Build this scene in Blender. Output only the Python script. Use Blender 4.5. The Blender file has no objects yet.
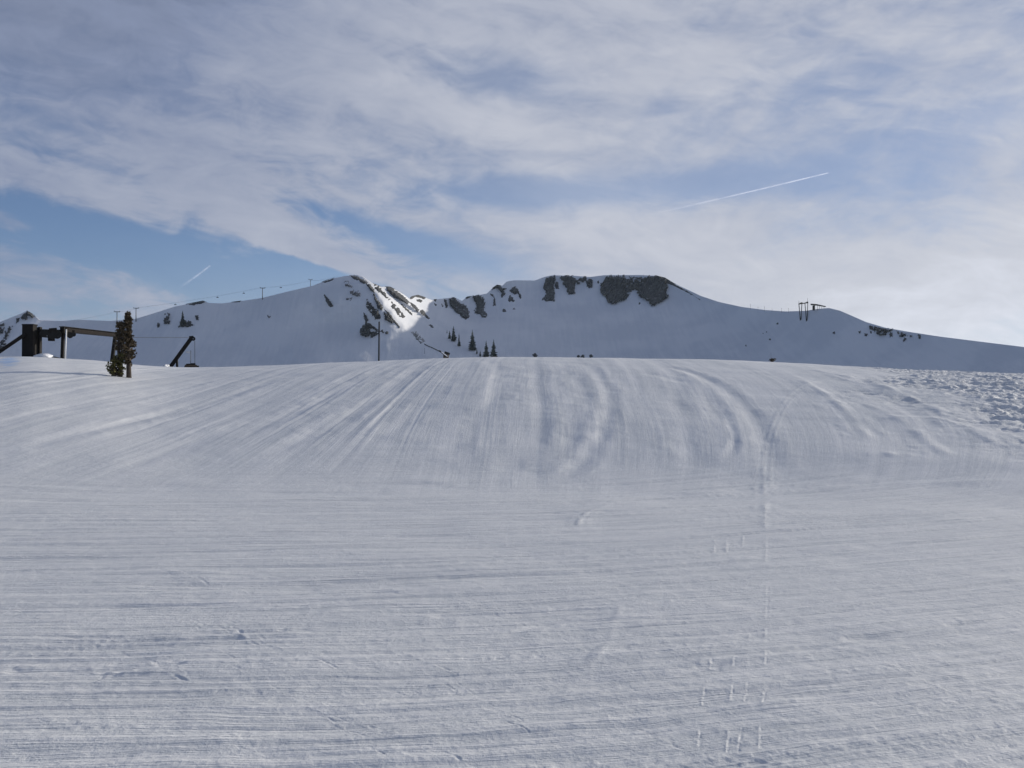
import bpy, bmesh, math, random
import numpy as np
from mathutils import Vector, Matrix

random.seed(7)
rng = np.random.default_rng(7)
scene = bpy.context.scene
COL = scene.collection
R = math.radians

# ------------------------------------------------------------------ camera numbers
FPX = 1005.0
PITCH = math.atan(16.0 / FPX)
ZC = 1.65
SUN_AZ, SUN_EL = 56.0, 13.0          # degrees, azimuth measured from +Y towards +X

def ray(px, py):
    x = (np.asarray(px, float) - 512.0) / FPX
    y = (384.0 - np.asarray(py, float)) / FPX
    cp, sp = math.cos(PITCH), math.sin(PITCH)
    return x, cp - y * sp, sp + y * cp          # dx, dy, dz

def ang(px, py):
    dx, dy, dz = ray(px, py)
    return np.arctan2(dx, dy), dz / np.hypot(dx, dy)   # azimuth, tan(elevation)

def at(px, py, r):
    """world point seen at a pixel, at horizontal distance r from the viewpoint"""
    dx, dy, dz = ray(px, py)
    h = math.hypot(dx, dy)
    return Vector((dx / h * r, dy / h * r, ZC + dz / h * r))

# ------------------------------------------------------------------ noise
def _hash(ix, iy, seed):
    h = (ix.astype(np.int64) * 374761393 + iy.astype(np.int64) * 668265263 + seed * 974634777) & 0xFFFFFFFF
    h = ((h ^ (h >> 13)) * 1274126177) & 0xFFFFFFFF
    h = (h ^ (h >> 16)) & 0xFFFF
    return h.astype(np.float32) / 32767.5 - 1.0

def vnoise(x, y, seed=0):
    x = np.asarray(x, np.float64); y = np.asarray(y, np.float64)
    ix = np.floor(x); iy = np.floor(y)
    fx = (x - ix).astype(np.float32); fy = (y - iy).astype(np.float32)
    ix = ix.astype(np.int64); iy = iy.astype(np.int64)
    u = fx * fx * fx * (fx * (fx * 6 - 15) + 10); v = fy * fy * fy * (fy * (fy * 6 - 15) + 10)
    a = _hash(ix, iy, seed); b = _hash(ix + 1, iy, seed)
    c = _hash(ix, iy + 1, seed); d = _hash(ix + 1, iy + 1, seed)
    return (a + (b - a) * u) + ((c + (d - c) * u) - (a + (b - a) * u)) * v

def fbm(x, y, seed=0, octv=4, gain=0.5, lac=2.03):
    s = 0; a = 1.0; t = 0
    for k in range(octv):
        s = s + a * vnoise(x, y, seed + 17 * k); t += a
        x = x * lac + 13.7; y = y * lac + 5.1; a *= gain
    return s / t

def sstep(a, b, x):
    t = np.clip((x - a) / (b - a), 0, 1)
    return t * t * (3 - 2 * t)

# ------------------------------------------------------------------ object helpers
def tag(o, label=None, cat=None, group=None, kind=None):
    if label: o['label'] = label
    if cat: o['category'] = cat
    if group: o['group'] = group
    if kind: o['kind'] = kind
    return o

def link(name, me, mat=None, parent=None):
    o = bpy.data.objects.new(name, me); COL.objects.link(o)
    if mat is not None: me.materials.append(mat)
    if parent is not None: o.parent = parent
    return o

def thing(name, label, cat, loc=(0, 0, 0), rotz=0, group=None):
    o = bpy.data.objects.new(name, None); COL.objects.link(o)
    o.location = loc; o.rotation_euler = (0, 0, rotz); o.empty_display_size = 0.5
    return tag(o, label, cat, group)

def dup(root, loc, rotz, scale, label, group=None):
    r = root.copy(); COL.objects.link(r)
    r.location = loc; r.rotation_euler = (0, 0, rotz); r.scale = scale
    r['label'] = label
    if group: r['group'] = group
    for ch in list(root.children):
        c = ch.copy(); COL.objects.link(c); c.parent = r
        for g in list(ch.children):
            d = g.copy(); COL.objects.link(d); d.parent = c
    return r

def grid_mesh(name, P, keep=None, wrap=False):
    """P: (n, m, 3) -> mesh of quads; keep: bool (n-1, m-1); wrap closes axis 1"""
    n, m = P.shape[:2]
    idx = np.arange(n * m).reshape(n, m)
    if wrap:
        nx = np.roll(idx, -1, axis=1)
        q = np.stack([idx[:-1], nx[:-1], nx[1:], idx[1:]], -1)
    else:
        q = np.stack([idx[:-1, :-1], idx[:-1, 1:], idx[1:, 1:], idx[1:, :-1]], -1)
    if keep is not None: q = q[keep]
    q = q.reshape(-1, 4)
    pts = P.reshape(-1, 3)
    used = np.unique(q)
    remap = None
    if len(used) < len(pts):
        remap = np.full(len(pts), -1); remap[used] = np.arange(len(used))
        q = remap[q]; pts = pts[used]
    me = bpy.data.meshes.new(name)
    me.vertices.add(len(pts)); me.vertices.foreach_set('co', pts.astype(np.float32).ravel())
    nq = len(q)
    me.loops.add(nq * 4); me.polygons.add(nq)
    me.loops.foreach_set('vertex_index', q.astype(np.int32).ravel())
    me.polygons.foreach_set('loop_start', np.arange(0, nq * 4, 4, dtype=np.int32))
    me.polygons.foreach_set('use_smooth', np.ones(nq, bool))
    me.update(calc_edges=True); me.validate()
    return me

def frame_of(d):
    d = d.normalized()
    up = Vector((0, 0, 1)) if abs(d.z) < 0.95 else Vector((0, 1, 0))
    s = d.cross(up).normalized(); t = s.cross(d).normalized()
    return s, t

def add_beam(bm, a, b, w, h, w2=None, h2=None, bev=0.0):
    """rectangular bar from a to b (w across, h up)"""
    a = Vector(a); b = Vector(b); s, t = frame_of(b - a)
    w2 = w if w2 is None else w2; h2 = h if h2 is None else h2
    vs = []
    for p, ww, hh in ((a, w, h), (b, w2, h2)):
        for i, j in ((-1, -1), (1, -1), (1, 1), (-1, 1)):
            vs.append(bm.verts.new(p + s * (i * ww / 2) + t * (j * hh / 2)))
    f = [(3, 2, 1, 0), (4, 5, 6, 7)] + [(i, (i + 1) % 4, 4 + (i + 1) % 4, 4 + i) for i in range(4)]
    for q in f: bm.faces.new([vs[k] for k in q])

def add_tube(bm, a, b, r1, r2=None, n=10, cap=True):
    a = Vector(a); b = Vector(b); s, t = frame_of(b - a)
    r2 = r1 if r2 is None else r2
    A = [bm.verts.new(a + s * (math.cos(k * 2 * math.pi / n) * r1) + t * (math.sin(k * 2 * math.pi / n) * r1)) for k in range(n)]
    B = [bm.verts.new(b + s * (math.cos(k * 2 * math.pi / n) * r2) + t * (math.sin(k * 2 * math.pi / n) * r2)) for k in range(n)]
    for k in range(n):
        f = bm.faces.new([A[k], A[(k + 1) % n], B[(k + 1) % n], B[k]]); f.smooth = True
    if cap:
        bm.faces.new(A[::-1]); bm.faces.new(B)

def add_path(bm, pts, rad, n=8):
    """tube along a polyline, radius per point or constant"""
    pts = [Vector(p) for p in pts]; rings = []
    for i, p in enumerate(pts):
        d = pts[min(i + 1, len(pts) - 1)] - pts[max(i - 1, 0)]
        s, t = frame_of(d); r = rad[i] if hasattr(rad, '__len__') else rad
        rings.append([bm.verts.new(p + s * (math.cos(k * 2 * math.pi / n) * r) + t * (math.sin(k * 2 * math.pi / n) * r)) for k in range(n)])
    for A, B in zip(rings, rings[1:]):
        for k in range(n):
            f = bm.faces.new([A[k], A[(k + 1) % n], B[(k + 1) % n], B[k]]); f.smooth = True
    bm.faces.new(rings[0][::-1]); bm.faces.new(rings[-1])

def build(name, fn, mat, parent=None, bevel=0.0):
    bm = bmesh.new(); fn(bm)
    bmesh.ops.recalc_face_normals(bm, faces=bm.faces)
    if bevel > 0:
        bmesh.ops.bevel(bm, geom=[e for e in bm.edges if len(e.link_faces) == 2 and e.calc_face_angle(0) > 0.9], offset=bevel, segments=2, affect='EDGES', profile=0.5)
    me = bpy.data.meshes.new(name); bm.to_mesh(me); bm.free()
    return link(name, me, mat, parent)

# ------------------------------------------------------------------ node helpers
class N:
    def __init__(self, tree): self.t = tree; self.n = tree.nodes; self.l = tree.links
    def node(self, typ, **kw):
        n = self.n.new(typ)
        for k, v in kw.items(): setattr(n, k, v)
        return n
    def put(self, sock, v):
        if isinstance(v, bpy.types.NodeSocket): self.l.new(v, sock)
        else: sock.default_value = v
    def m(self, op, a, b=0.0, c=0.0, clamp=False):
        n = self.node('ShaderNodeMath', operation=op, use_clamp=clamp)
        self.put(n.inputs[0], a); self.put(n.inputs[1], b); self.put(n.inputs[2], c)
        return n.outputs[0]
    def add(self, *a):
        r = a[0]
        for b in a[1:]: r = self.m('ADD', r, b)
        return r
    def mul(self, a, b): return self.m('MULTIPLY', a, b)
    def lin(self, a, k, o): return self.m('MULTIPLY_ADD', a, k, o)
    def ss(self, x, a, b):
        n = self.node('ShaderNodeMapRange', interpolation_type='SMOOTHSTEP')
        self.put(n.inputs['Value'], x); self.put(n.inputs['From Min'], a); self.put(n.inputs['From Max'], b)
        return n.outputs['Result']
    def xyz(self, x, y, z=0.0):
        n = self.node('ShaderNodeCombineXYZ')
        for i, v in enumerate((x, y, z)): self.put(n.inputs[i], v)
        return n.outputs[0]
    def sep(self, v):
        n = self.node('ShaderNodeSeparateXYZ'); self.l.new(v, n.inputs[0]); return n.outputs
    def noise(self, vec, scale=1.0, detail=4.0, rough=0.5, dist=0.0):
        n = self.node('ShaderNodeTexNoise'); self.l.new(vec, n.inputs['Vector'])
        n.inputs['Scale'].default_value = scale; n.inputs['Detail'].default_value = detail
        n.inputs['Roughness'].default_value = rough; n.inputs['Distortion'].default_value = dist
        return n.outputs['Fac']
    def mix(self, f, a, b):
        n = self.node('ShaderNodeMix', data_type='RGBA')
        self.put(n.inputs[0], f); self.put(n.inputs[6], a); self.put(n.inputs[7], b)
        return n.outputs[2]
    def gauss(self, x):   # exp(-x^2)
        return self.m('EXPONENT', self.mul(self.mul(x, x), -1.0))

def c4(*c): return (c[0], c[1], c[2], 1.0)

def new_mat(name):
    m = bpy.data.materials.new(name); m.use_nodes = True
    t = N(m.node_tree); b = m.node_tree.nodes['Principled BSDF']
    return m, t, b

def simple_mat(name, col, rough=0.6, metal=0.0, var=0.25, scale=6.0):
    m, t, b = new_mat(name)
    tc = t.node('ShaderNodeTexCoord')
    n = t.noise(tc.outputs['Object'], scale, 5, 0.6)
    dark = c4(*[c * (1 - var) for c in col]); lite = c4(*[min(1, c * (1 + var)) for c in col])
    t.put(b.inputs['Base Color'], t.mix(n, dark, lite))
    b.inputs['Roughness'].default_value = rough; b.inputs['Metallic'].default_value = metal; b.inputs['Specular IOR Level'].default_value = 0.25
    bp = t.node('ShaderNodeBump'); bp.inputs['Strength'].default_value = 0.25; bp.inputs['Distance'].default_value = 0.02
    t.put(bp.inputs['Height'], t.noise(tc.outputs['Object'], scale * 5, 4, 0.6)); t.l.new(bp.outputs[0], b.inputs['Normal'])
    return m

# ================================================================== MATERIALS
def mat_ground():
    m, t, b = new_mat('groomed snow')
    fa = t.node('ShaderNodeAttribute', attribute_name='flow_fore'); fb = t.node('ShaderNodeAttribute', attribute_name='flow_slope')
    fw = t.node('ShaderNodeAttribute', attribute_name='region'); reg = t.sep(fw.outputs['Vector'])
    geo = t.node('ShaderNodeNewGeometry'); pos = geo.outputs['Position']
    A = t.sep(fa.outputs['Vector']); B = t.sep(fb.outputs['Vector'])
    # combed streaks: across frequency, along frequency
    def streak(S, fx, fy, det=4): return t.noise(t.xyz(t.mul(S[0], fx), t.mul(S[1], fy)), 1.0, det, 0.65)
    a1 = streak(A, 22.0, 0.9); a2 = streak(A, 70.0, 4.5, 3); a3 = streak(A, 5.0, 0.3)
    b1 = streak(B, 4.5, 0.09); b2 = streak(B, 16.0, 0.35, 3); b3 = streak(B, 1.3, 0.07)
    grain = t.noise(pos, 34.0, 4, 0.7); clod = t.noise(pos, 9.0, 5, 0.65)
    hA = t.add(t.mul(a1, 0.95), t.mul(a2, 0.45), t.mul(a3, 1.1), t.mul(grain, 0.32), t.mul(clod, 0.5))
    hB = t.add(t.mul(b1, 0.60), t.mul(b2, 0.28), t.mul(b3, 0.6), t.mul(grain, 0.25), t.mul(clod, t.lin(reg[1], 3.0, 0.55)))
    h = t.add(t.mul(hA, t.m('SUBTRACT', 1.0, reg[0])), t.mul(hB, reg[0]))
    bp = t.node('ShaderNodeBump'); bp.inputs['Strength'].default_value = 0.9; bp.inputs['Distance'].default_value = 0.018
    t.put(bp.inputs['Height'], h); t.l.new(bp.outputs[0], b.inputs['Normal'])
    # scraped hard snow and loose white snow differ slightly in colour
    sA = t.add(t.mul(a3, 0.5), t.mul(a1, 0.5)); sB = t.add(t.mul(b3, 0.5), t.mul(b1, 0.5))
    s = t.add(t.mul(sA, t.m('SUBTRACT', 1.0, reg[0])), t.mul(sB, reg[0]))
    s = t.ss(t.add(s, t.mul(t.m('SUBTRACT', clod, 0.5), 0.35)), 0.36, 0.64)
    col = t.mix(s, c4(0.75, 0.765, 0.768), c4(0.90, 0.90, 0.89))
    col = t.mix(t.m('MULTIPLY', reg[2], 0.75, clamp=True), col, c4(0.40, 0.60, 0.90))   # blue shade of a hollow, painted into the snow colour
    t.put(b.inputs['Base Color'], col)
    b.inputs['Roughness'].default_value = 0.55
    b.inputs['Specular IOR Level'].default_value = 0.2
    return m

def mat_far_snow():
    m, t, b = new_mat('mountain snow')
    geo = t.node('ShaderNodeNewGeometry'); pos = geo.outputs['Position']
    n1 = t.noise(pos, 0.02, 4, 0.5); n2 = t.noise(pos, 0.12, 2, 0.5)
    P = t.sep(pos)
    # ski tracks and wind ribs running down the fall line
    rib = t.noise(t.xyz(t.mul(P[0], 0.30), t.mul(P[2], 0.035), t.mul(P[1], 0.01)), 1.0, 2, 0.5)
    h = t.add(t.mul(n2, 1.0), t.mul(rib, 1.0), t.mul(n1, 2.0))
    bp = t.node('ShaderNodeBump'); bp.inputs['Strength'].default_value = 0.35; bp.inputs['Distance'].default_value = 0.9
    t.put(bp.inputs['Height'], h); t.l.new(bp.outputs[0], b.inputs['Normal'])
    t.put(b.inputs['Base Color'], t.mix(t.ss(t.add(n1, t.mul(t.m('SUBTRACT', rib, .5), .4)), 0.35, 0.65), c4(0.74, 0.76, 0.79), c4(0.83, 0.84, 0.855)))
    b.inputs['Roughness'].default_value = 0.75; b.inputs['Specular IOR Level'].default_value = 0.2
    return m

def mat_rock(name='dark rock', snow=0.98, tint=(0.040, 0.042, 0.044)):
    m, t, b = new_mat(name)
    geo = t.node('ShaderNodeNewGeometry'); pos = geo.outputs['Position']
    nz = t.sep(geo.outputs['Normal'])[2]
    n1 = t.noise(pos, 0.25, 6, 0.65); n2 = t.noise(pos, 1.1, 5, 0.65)
    col = t.mix(t.ss(n1, 0.35, 0.65), c4(*[c * 0.6 for c in tint]), c4(*[c * 1.55 for c in (tint[0] * 1.05, tint[1], tint[2] * 0.95)]))
    s = t.ss(t.add(nz, t.mul(t.m('SUBTRACT', n2, 0.5), 0.5), t.mul(t.m('SUBTRACT', n1, 0.5), 0.9)), snow, snow + 0.12)
    t.put(b.inputs['Base Color'], t.mix(s, col, c4(0.82, 0.83, 0.85)))
    b.inputs['Roughness'].default_value = 0.85
    bp = t.node('ShaderNodeBump'); bp.inputs['Strength'].default_value = 0.6; bp.inputs['Distance'].default_value = 0.6
    t.put(bp.inputs['Height'], n2); t.l.new(bp.outputs[0], b.inputs['Normal'])
    return m

M_GROUND = mat_ground()
M_FAR = mat_far_snow()
M_ROCK = mat_rock()
M_ROCK_SNOWY = mat_rock('snow dusted rock', 0.62, (0.13, 0.13, 0.135))
M_SCRUB = mat_rock('grey scree', 0.80, (0.20, 0.21, 0.21))
M_STEEL = simple_mat('weathered dark steel', (0.016, 0.014, 0.013), 0.85, 0.0)
M_STEEL_BROWN = simple_mat('brown painted steel', (0.022, 0.018, 0.017), 0.85, 0.0)
M_RUST = simple_mat('rusty grey panel', (0.06, 0.055, 0.045), 0.85, 0.0)
M_RUBBER = simple_mat('black rubber', (0.018, 0.018, 0.018), 0.8)
M_WHITE = simple_mat('white paint', (0.78, 0.78, 0.78), 0.5, 0, 0.05)
M_GALV = simple_mat('galvanised steel', (0.16, 0.17, 0.18), 0.55, 0.3)
M_CABLE = simple_mat('steel wire rope', (0.06, 0.06, 0.065), 0.6, 0.3)
M_WOOD = simple_mat('old timber', (0.10, 0.075, 0.055), 0.85)
M_BARK = simple_mat('grey brown bark', (0.085, 0.068, 0.055), 0.9, 0, 0.4, 9)
M_SNOWLUMP = simple_mat('piled snow', (0.84, 0.85, 0.87), 0.7, 0, 0.04, 4)

def mat_needles(name, a, b_):
    m, t, b = new_mat(name)
    geo = t.node('ShaderNodeNewGeometry')
    rnd = geo.outputs['Random Per Island']
    n = t.noise(geo.outputs['Position'], 2.5, 3, 0.6)
    f = t.add(t.mul(rnd, 0.5), t.mul(n, 0.5))
    t.put(b.inputs['Base Color'], t.mix(t.ss(f, 0.25, 0.75), c4(*a), c4(*b_)))
    b.inputs['Roughness'].default_value = 0.7; b.inputs['Specular IOR Level'].default_value = 0.2
    return m
M_NEEDLE = mat_needles('dull pine needles', (0.075, 0.066, 0.042), (0.20, 0.155, 0.105))
M_NEEDLE_YOUNG = mat_needles('yellow green pine needles', (0.070, 0.075, 0.030), (0.22, 0.20, 0.085))
M_NEEDLE_FAR = mat_needles('dark conifer needles', (0.030, 0.040, 0.032), (0.065, 0.080, 0.062))

# ================================================================== GROUND
SIL = np.array([(-700, 360), (-300, 358), (0, 357), (20, 356), (45, 357), (62, 359), (85, 359.5), (110, 362), (135, 365), (165, 367),
                (200, 367.5), (250, 366), (300, 363.8), (350, 361.8), (400, 360.3), (440, 358.5), (480, 357.5), (600, 357.5), (680, 359),
                (740, 360.5), (800, 363), (840, 365.3), (880, 367.6), (920, 369.8), (960, 371.3), (1024, 374), (1300, 380), (1800, 384)], float)
_r = np.concatenate([np.linspace(0.05, 120, 1600), np.geomspace(120.5, 4500, 300)])
def _slope(r):
    up = sstep(15.5, 23, r) * (1 - 0.9 * sstep(34, 66, r))
    dn = -2.6 * sstep(60, 105, r) * (1 - sstep(200, 330, r))
    return up + dn
_P = np.concatenate([[0], np.cumsum((_slope(_r[1:]) + _slope(_r[:-1])) / 2 * np.diff(_r))])
_P = np.where(_P < 0, _P, _P); _P /= _P.max()

def solve_k(az):
    az = np.asarray(az, float)
    pxs = 512 + np.tan(np.clip(az, -0.95, 0.95)) * FPX
    ys = np.interp(pxs, SIL[:, 0], SIL[:, 1])
    target = ang(np.clip(pxs, -700, 1800), ys)[1]
    sel = (_r > 20) & (_r < 110); rr = _r[sel]; pp = _P[sel]
    lo = np.zeros_like(az); hi = np.full_like(az, 12.0)
    for _ in range(32):
        mid = (lo + hi) / 2
        mx = np.max((mid[..., None] * pp - ZC) / rr, axis=-1)
        up = mx < target
        lo = np.where(up, mid, lo); hi = np.where(up, hi, mid)
    return (lo + hi) / 2
_kaz = np.linspace(-math.pi, math.pi, 1441)
_kv = solve_k(np.clip(_kaz, -0.9, 0.9))
_g = np.exp(-np.linspace(-2.2, 2.2, 15) ** 2); _g /= _g.sum()
_kv = np.convolve(np.pad(_kv, 7, mode='edge'), _g, mode='valid')
_fa = np.linspace(-math.pi, math.pi, 14401); _fk = np.interp(_fa, _kaz, _kv)
_g2 = np.exp(-np.linspace(-2.2, 2.2, 41) ** 2); _g2 /= _g2.sum()
_kaz, _kv = _fa, np.convolve(np.pad(_fk, 20, mode='edge'), _g2, mode='valid')

def ground_z(x, y):
    r = np.hypot(x, y); az = np.arctan2(x, y)
    return np.interp(az, _kaz, _kv) * np.interp(r, _r, _P)

def ground_hit(px, py):
    """where the line of sight through a pixel meets the smooth ground"""
    az, te = ang(px, py)
    k = float(np.interp(az, _kaz, _kv)); sel = (_r > 2)
    rr = _r[sel]; e = (k * _P[sel] - ZC) / rr
    i = int(np.argmax(e[rr < 110]))
    if te >= e[i]: r = rr[i]
    else: r = float(np.interp(te, e[:i + 1], rr[:i + 1]))
    return Vector((math.sin(az) * r, math.cos(az) * r, float(k * np.interp(r, _r, _P))))

# azimuth columns: dense where the slope is seen, coarse all the way round
az_f = np.linspace(-R(30.5), R(30.5), 1240)
az_c = np.linspace(R(30.5), 2 * math.pi - R(30.5), 200)[1:-1]
AZ = np.concatenate([az_f, az_c])
rad = [0.06, 0.4, 0.9, 1.5, 2.2, 3.0, 3.6]
while rad[-1] < 78:
    r_ = rad[-1]; rad.append(r_ + min(0.72 * r_ * r_ / 1658 + 0.001, 0.15))
dr_list = rad[-1]
rad += list(np.geomspace(78.5, 4400, 70))
RAD = np.array(rad)
rr, aa = np.meshgrid(RAD, AZ, indexing='ij')
X = rr * np.sin(aa); Y = rr * np.cos(aa)
Z = ground_z(X, Y)
cell = np.maximum(np.gradient(RAD)[:, None] * np.ones_like(aa), rr * 0.00087)

# streamline coordinates
def g_fore(x):
    return 0.035 * x + 0.48 * np.log1p(np.exp((x - 0.6) / 1.3)) * 1.3 * 0.92
def s_slope(x): return 0.070 + 0.062 * np.tanh((x - 2.5) / 4.5)
warp = 0.10 * fbm(X * 0.35, Y * 0.35, 3, 3) + 0.03 * fbm(X * 1.7, Y * 1.7, 9, 2)
qf = Y - g_fore(np.clip(X, -40, 30)) + warp; sf = X
_f = 1 - np.exp(-np.clip(Y - 15, 0, 200) / 12.0); _d = 0.022 * np.clip(Y - 19, 0, 200)
x0 = X - _d
for _ in range(5): x0 = (X - _d) / (1 + 1.6 * sstep(-5, 2.5, x0) * _f)
qs = 1.5 * x0 + 0.25 * fbm(X * 0.12, Y * 0.05, 21, 3); ss_ = Y
wslope = sstep(15.0, 26.0, rr + 4.5 * fbm(X * 0.35, Y * 0.30, 33, 3) + 0.12 * X) * (np.cos(aa) > 0)
edge = 13.2 + (Y - 27) * 0.235 + 1.1 * fbm(Y * 0.25, X * 0.1, 41, 3)
rough = sstep(-1.5, 3.5, X - edge + 1.6 + 2.6 * fbm(X * .35, Y * .18, 47, 3)) * sstep(22, 26, rr) * (Y > 0)
left_rough = sstep(58, 66, rr + 2 * fbm(X * .2, Y * .2, 44, 2)) * sstep(-14, -18, X) * (Y > 0) * 0.25

def octave(qa, qb, lam, ratio, slope, seed):
    fade = sstep(0.8, 2.2, lam / cell)
    return fade * slope * lam / 5.0 * vnoise(qa / lam, qb / (lam * ratio), seed)
hf = 0; hs = 0
for i, (lam, ratio, sl) in enumerate([(0.05, 16, 0.09), (0.11, 22, 0.13), (0.24, 20, 0.10), (0.6, 14, 0.050), (1.5, 7, 0.022)]):
    hf = hf + octave(qf, sf, lam, ratio, sl, 100 + i)
patch = 0.35 + 1.3 * sstep(-.5, .6, fbm(X * .8, qf * 2.2, 150, 3)); hf = hf * patch
crumb = sstep(0.05, 0.6, fbm(sf * .9, qf * 5.0, 160, 3)) * sstep(-.2, .5, vnoise(X * 24, Y * 24, 161)) * sstep(.8, 2.0, 0.045 / cell)
hf = hf + 0.0022 * crumb
# long fine scratches left by the groomer comb and ski edges
for k in range(760):
    q0 = 3.4 + 15.5 * rng.random() ** 1.7; c0 = rng.uniform(-9, 9); ln = rng.uniform(0.4, 4.0); w_ = rng.choice([.007, .010, .014, .020, .040]) * (0.6 + q0 / 7.0)
    dp = w_ * rng.uniform(.05, .15) * rng.choice([1, 1, -1]); tl_ = rng.normal(0, .03)
    i0, i1 = np.searchsorted(RAD, [max(q0 * .6 - 1, 0.1), min(q0 * 2.6 + 6, 60)])
    sl_ = slice(i0, i1); d_ = qf[sl_] - q0 - tl_ * (sf[sl_] - c0); u_ = np.abs(sf[sl_] - c0) / ln
    msk = (np.abs(d_) < 3 * w_) & (u_ < 1) & (cell[sl_] < 3.0 * w_)
    e_ = d_[msk] / w_; hf[sl_][msk] -= dp * (np.exp(-e_ ** 2) - .3 * np.exp(-((np.abs(e_) - 1.6) / .7) ** 2)) * (1 - u_[msk] ** 4)
# discontinuous sharp combed marks
gate = sstep(0.15, 0.5, vnoise(sf / 1.4, qf / 0.5, 140)); hf = hf - gate * 0.011 * np.exp(-(vnoise(qf / 0.22, sf / 6.0, 141) / 0.12) ** 2) * sstep(0.8, 2.0, 0.06 / cell)
for i, (lam, ratio, sl) in enumerate([(0.28, 26, 0.050), (0.6, 30, 0.055), (1.4, 26, 0.022), (3.2, 12, 0.008)]):
    hs = hs + octave(qs, ss_, lam, ratio, sl, 200 + i)
# edges left by the groomer's passes and by single skiers, all along the streamlines
rng2 = np.random.default_rng(23)
for k in range(190):
    q0 = rng2.uniform(-32, 18); w_ = rng2.choice([0.04, 0.06, 0.08, 0.12, 0.18, 0.30]); dp = rng2.choice([-1, 1, 1]) * w_ ** 0.8 * rng2.uniform(0.02, 0.06)
    ya = rng2.uniform(14, 45); yb = ya + rng2.uniform(8, 40)
    d_ = qs - q0 + 0.3 * w_ * np.sin(ss_ / 4.0 + k); msk = np.abs(d_) < 3.5 * w_
    e_ = d_[msk] / w_; hs[msk] -= dp * (np.exp(-e_ ** 2) - 0.35 * np.exp(-((np.abs(e_) - 1.7) / .7) ** 2)) * sstep(ya, ya + 4, ss_[msk]) * sstep(yb, yb - 6, ss_[msk])
iso = sum(octave(X, Y, lam, 1.0, sl, 300 + i) for i, (lam, sl) in enumerate([(0.022, 0.09), (0.04, 0.10), (0.08, 0.075), (0.2, 0.045), (0.5, 0.035), (1.6, 0.03), (5.0, 0.02)]))
# ungroomed chopped snow: chunks lying across, sharp tops
ch = 0
for i, (lam, am) in enumerate([(2.4, 0.025), (1.0, 0.042), (0.42, 0.060), (0.25, 0.045)]):
    n_ = vnoise(X / (lam * 1.5) + 0.4 * vnoise(X, Y, 410), Y / (lam * 0.9), 400 + i)
    ch = ch + am * (0.35 - 2.0 * np.abs(n_)) * sstep(0.8, 2.0, lam / cell)
detail = (hf * (1 - wslope) + 0.48 * hs * wslope + iso * (1 + 0.5 * wslope)) * (1 - 0.6 * rough) + ch * rough * 1.0 + left_rough * ch
near = (rr < 95) * 1.0
Z = Z + detail * near * sstep(1.0, 3.4, rr)

# individual tracks, as furrows (depth > 0) with a small rim; a negative depth is a berm
def track(pts, width, depth, rim=0.35, rough_=0.45):
    P = [ground_hit(*p) for p in pts]
    W = np.array([[p.x, p.y] for p in P])
    # smooth the polyline
    t_ = np.linspace(0, 1, len(W)); tt = np.linspace(0, 1, max(2, 8 * (len(W) - 1) + 1))
    if len(W) > 2:
        def cr(v):
            out = []
            for i in range(len(v) - 1):
                p0 = v[max(i - 1, 0)]; p1 = v[i]; p2 = v[i + 1]; p3 = v[min(i + 2, len(v) - 1)]
                for u in np.linspace(0, 1, 9)[:-1]:
                    out.append(0.5 * (2 * p1 + (p2 - p0) * u + (2 * p0 - 5 * p1 + 4 * p2 - p3) * u * u + (3 * p1 - p0 - 3 * p2 + p3) * u ** 3))
            out.append(v[-1]); return np.array(out)
        W = np.stack([cr(W[:, 0]), cr(W[:, 1])], -1)
    pad = width * 4
    sel = (X > W[:, 0].min() - pad) & (X < W[:, 0].max() + pad) & (Y > W[:, 1].min() - pad) & (Y < W[:, 1].max() + pad)
    x = X[sel]; y = Y[sel]; best = np.full(x.shape, 1e9); par = np.zeros_like(x); nseg = len(W) - 1
    for i in range(nseg):
        a = W[i]; d = W[i + 1] - a; L = max(d @ d, 1e-9)
        tr = ((x - a[0]) * d[0] + (y - a[1]) * d[1]) / L
        u = np.clip(tr, 0, 1)
        dd = np.hypot(x - a[0] - u * d[0], y - a[1] - u * d[1])
        b_ = dd < best; best = np.where(b_, dd, best); par = np.where(b_, (i + u) / nseg, par)
    ends = sstep(0, 0.12, par) * sstep(1, 0.88, par)
    mod = np.clip(0.75 + rough_ * 2.2 * vnoise(x / (width * 6), y / (width * 6), 500), 0, 1.6)
    e = best * (1 + rough_ * 0.6 * vnoise(x / width, y / width, 501))
    depth = depth * ((0.34 if depth > 0 else 0.55) if width > 0.07 else 0.45)
    dz = -depth * np.exp(-(e / width) ** 2) + abs(depth) * rim * np.exp(-((e - 1.9 * width) / (0.8 * width)) ** 2)
    Z[sel] += dz * ends * mod

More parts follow.
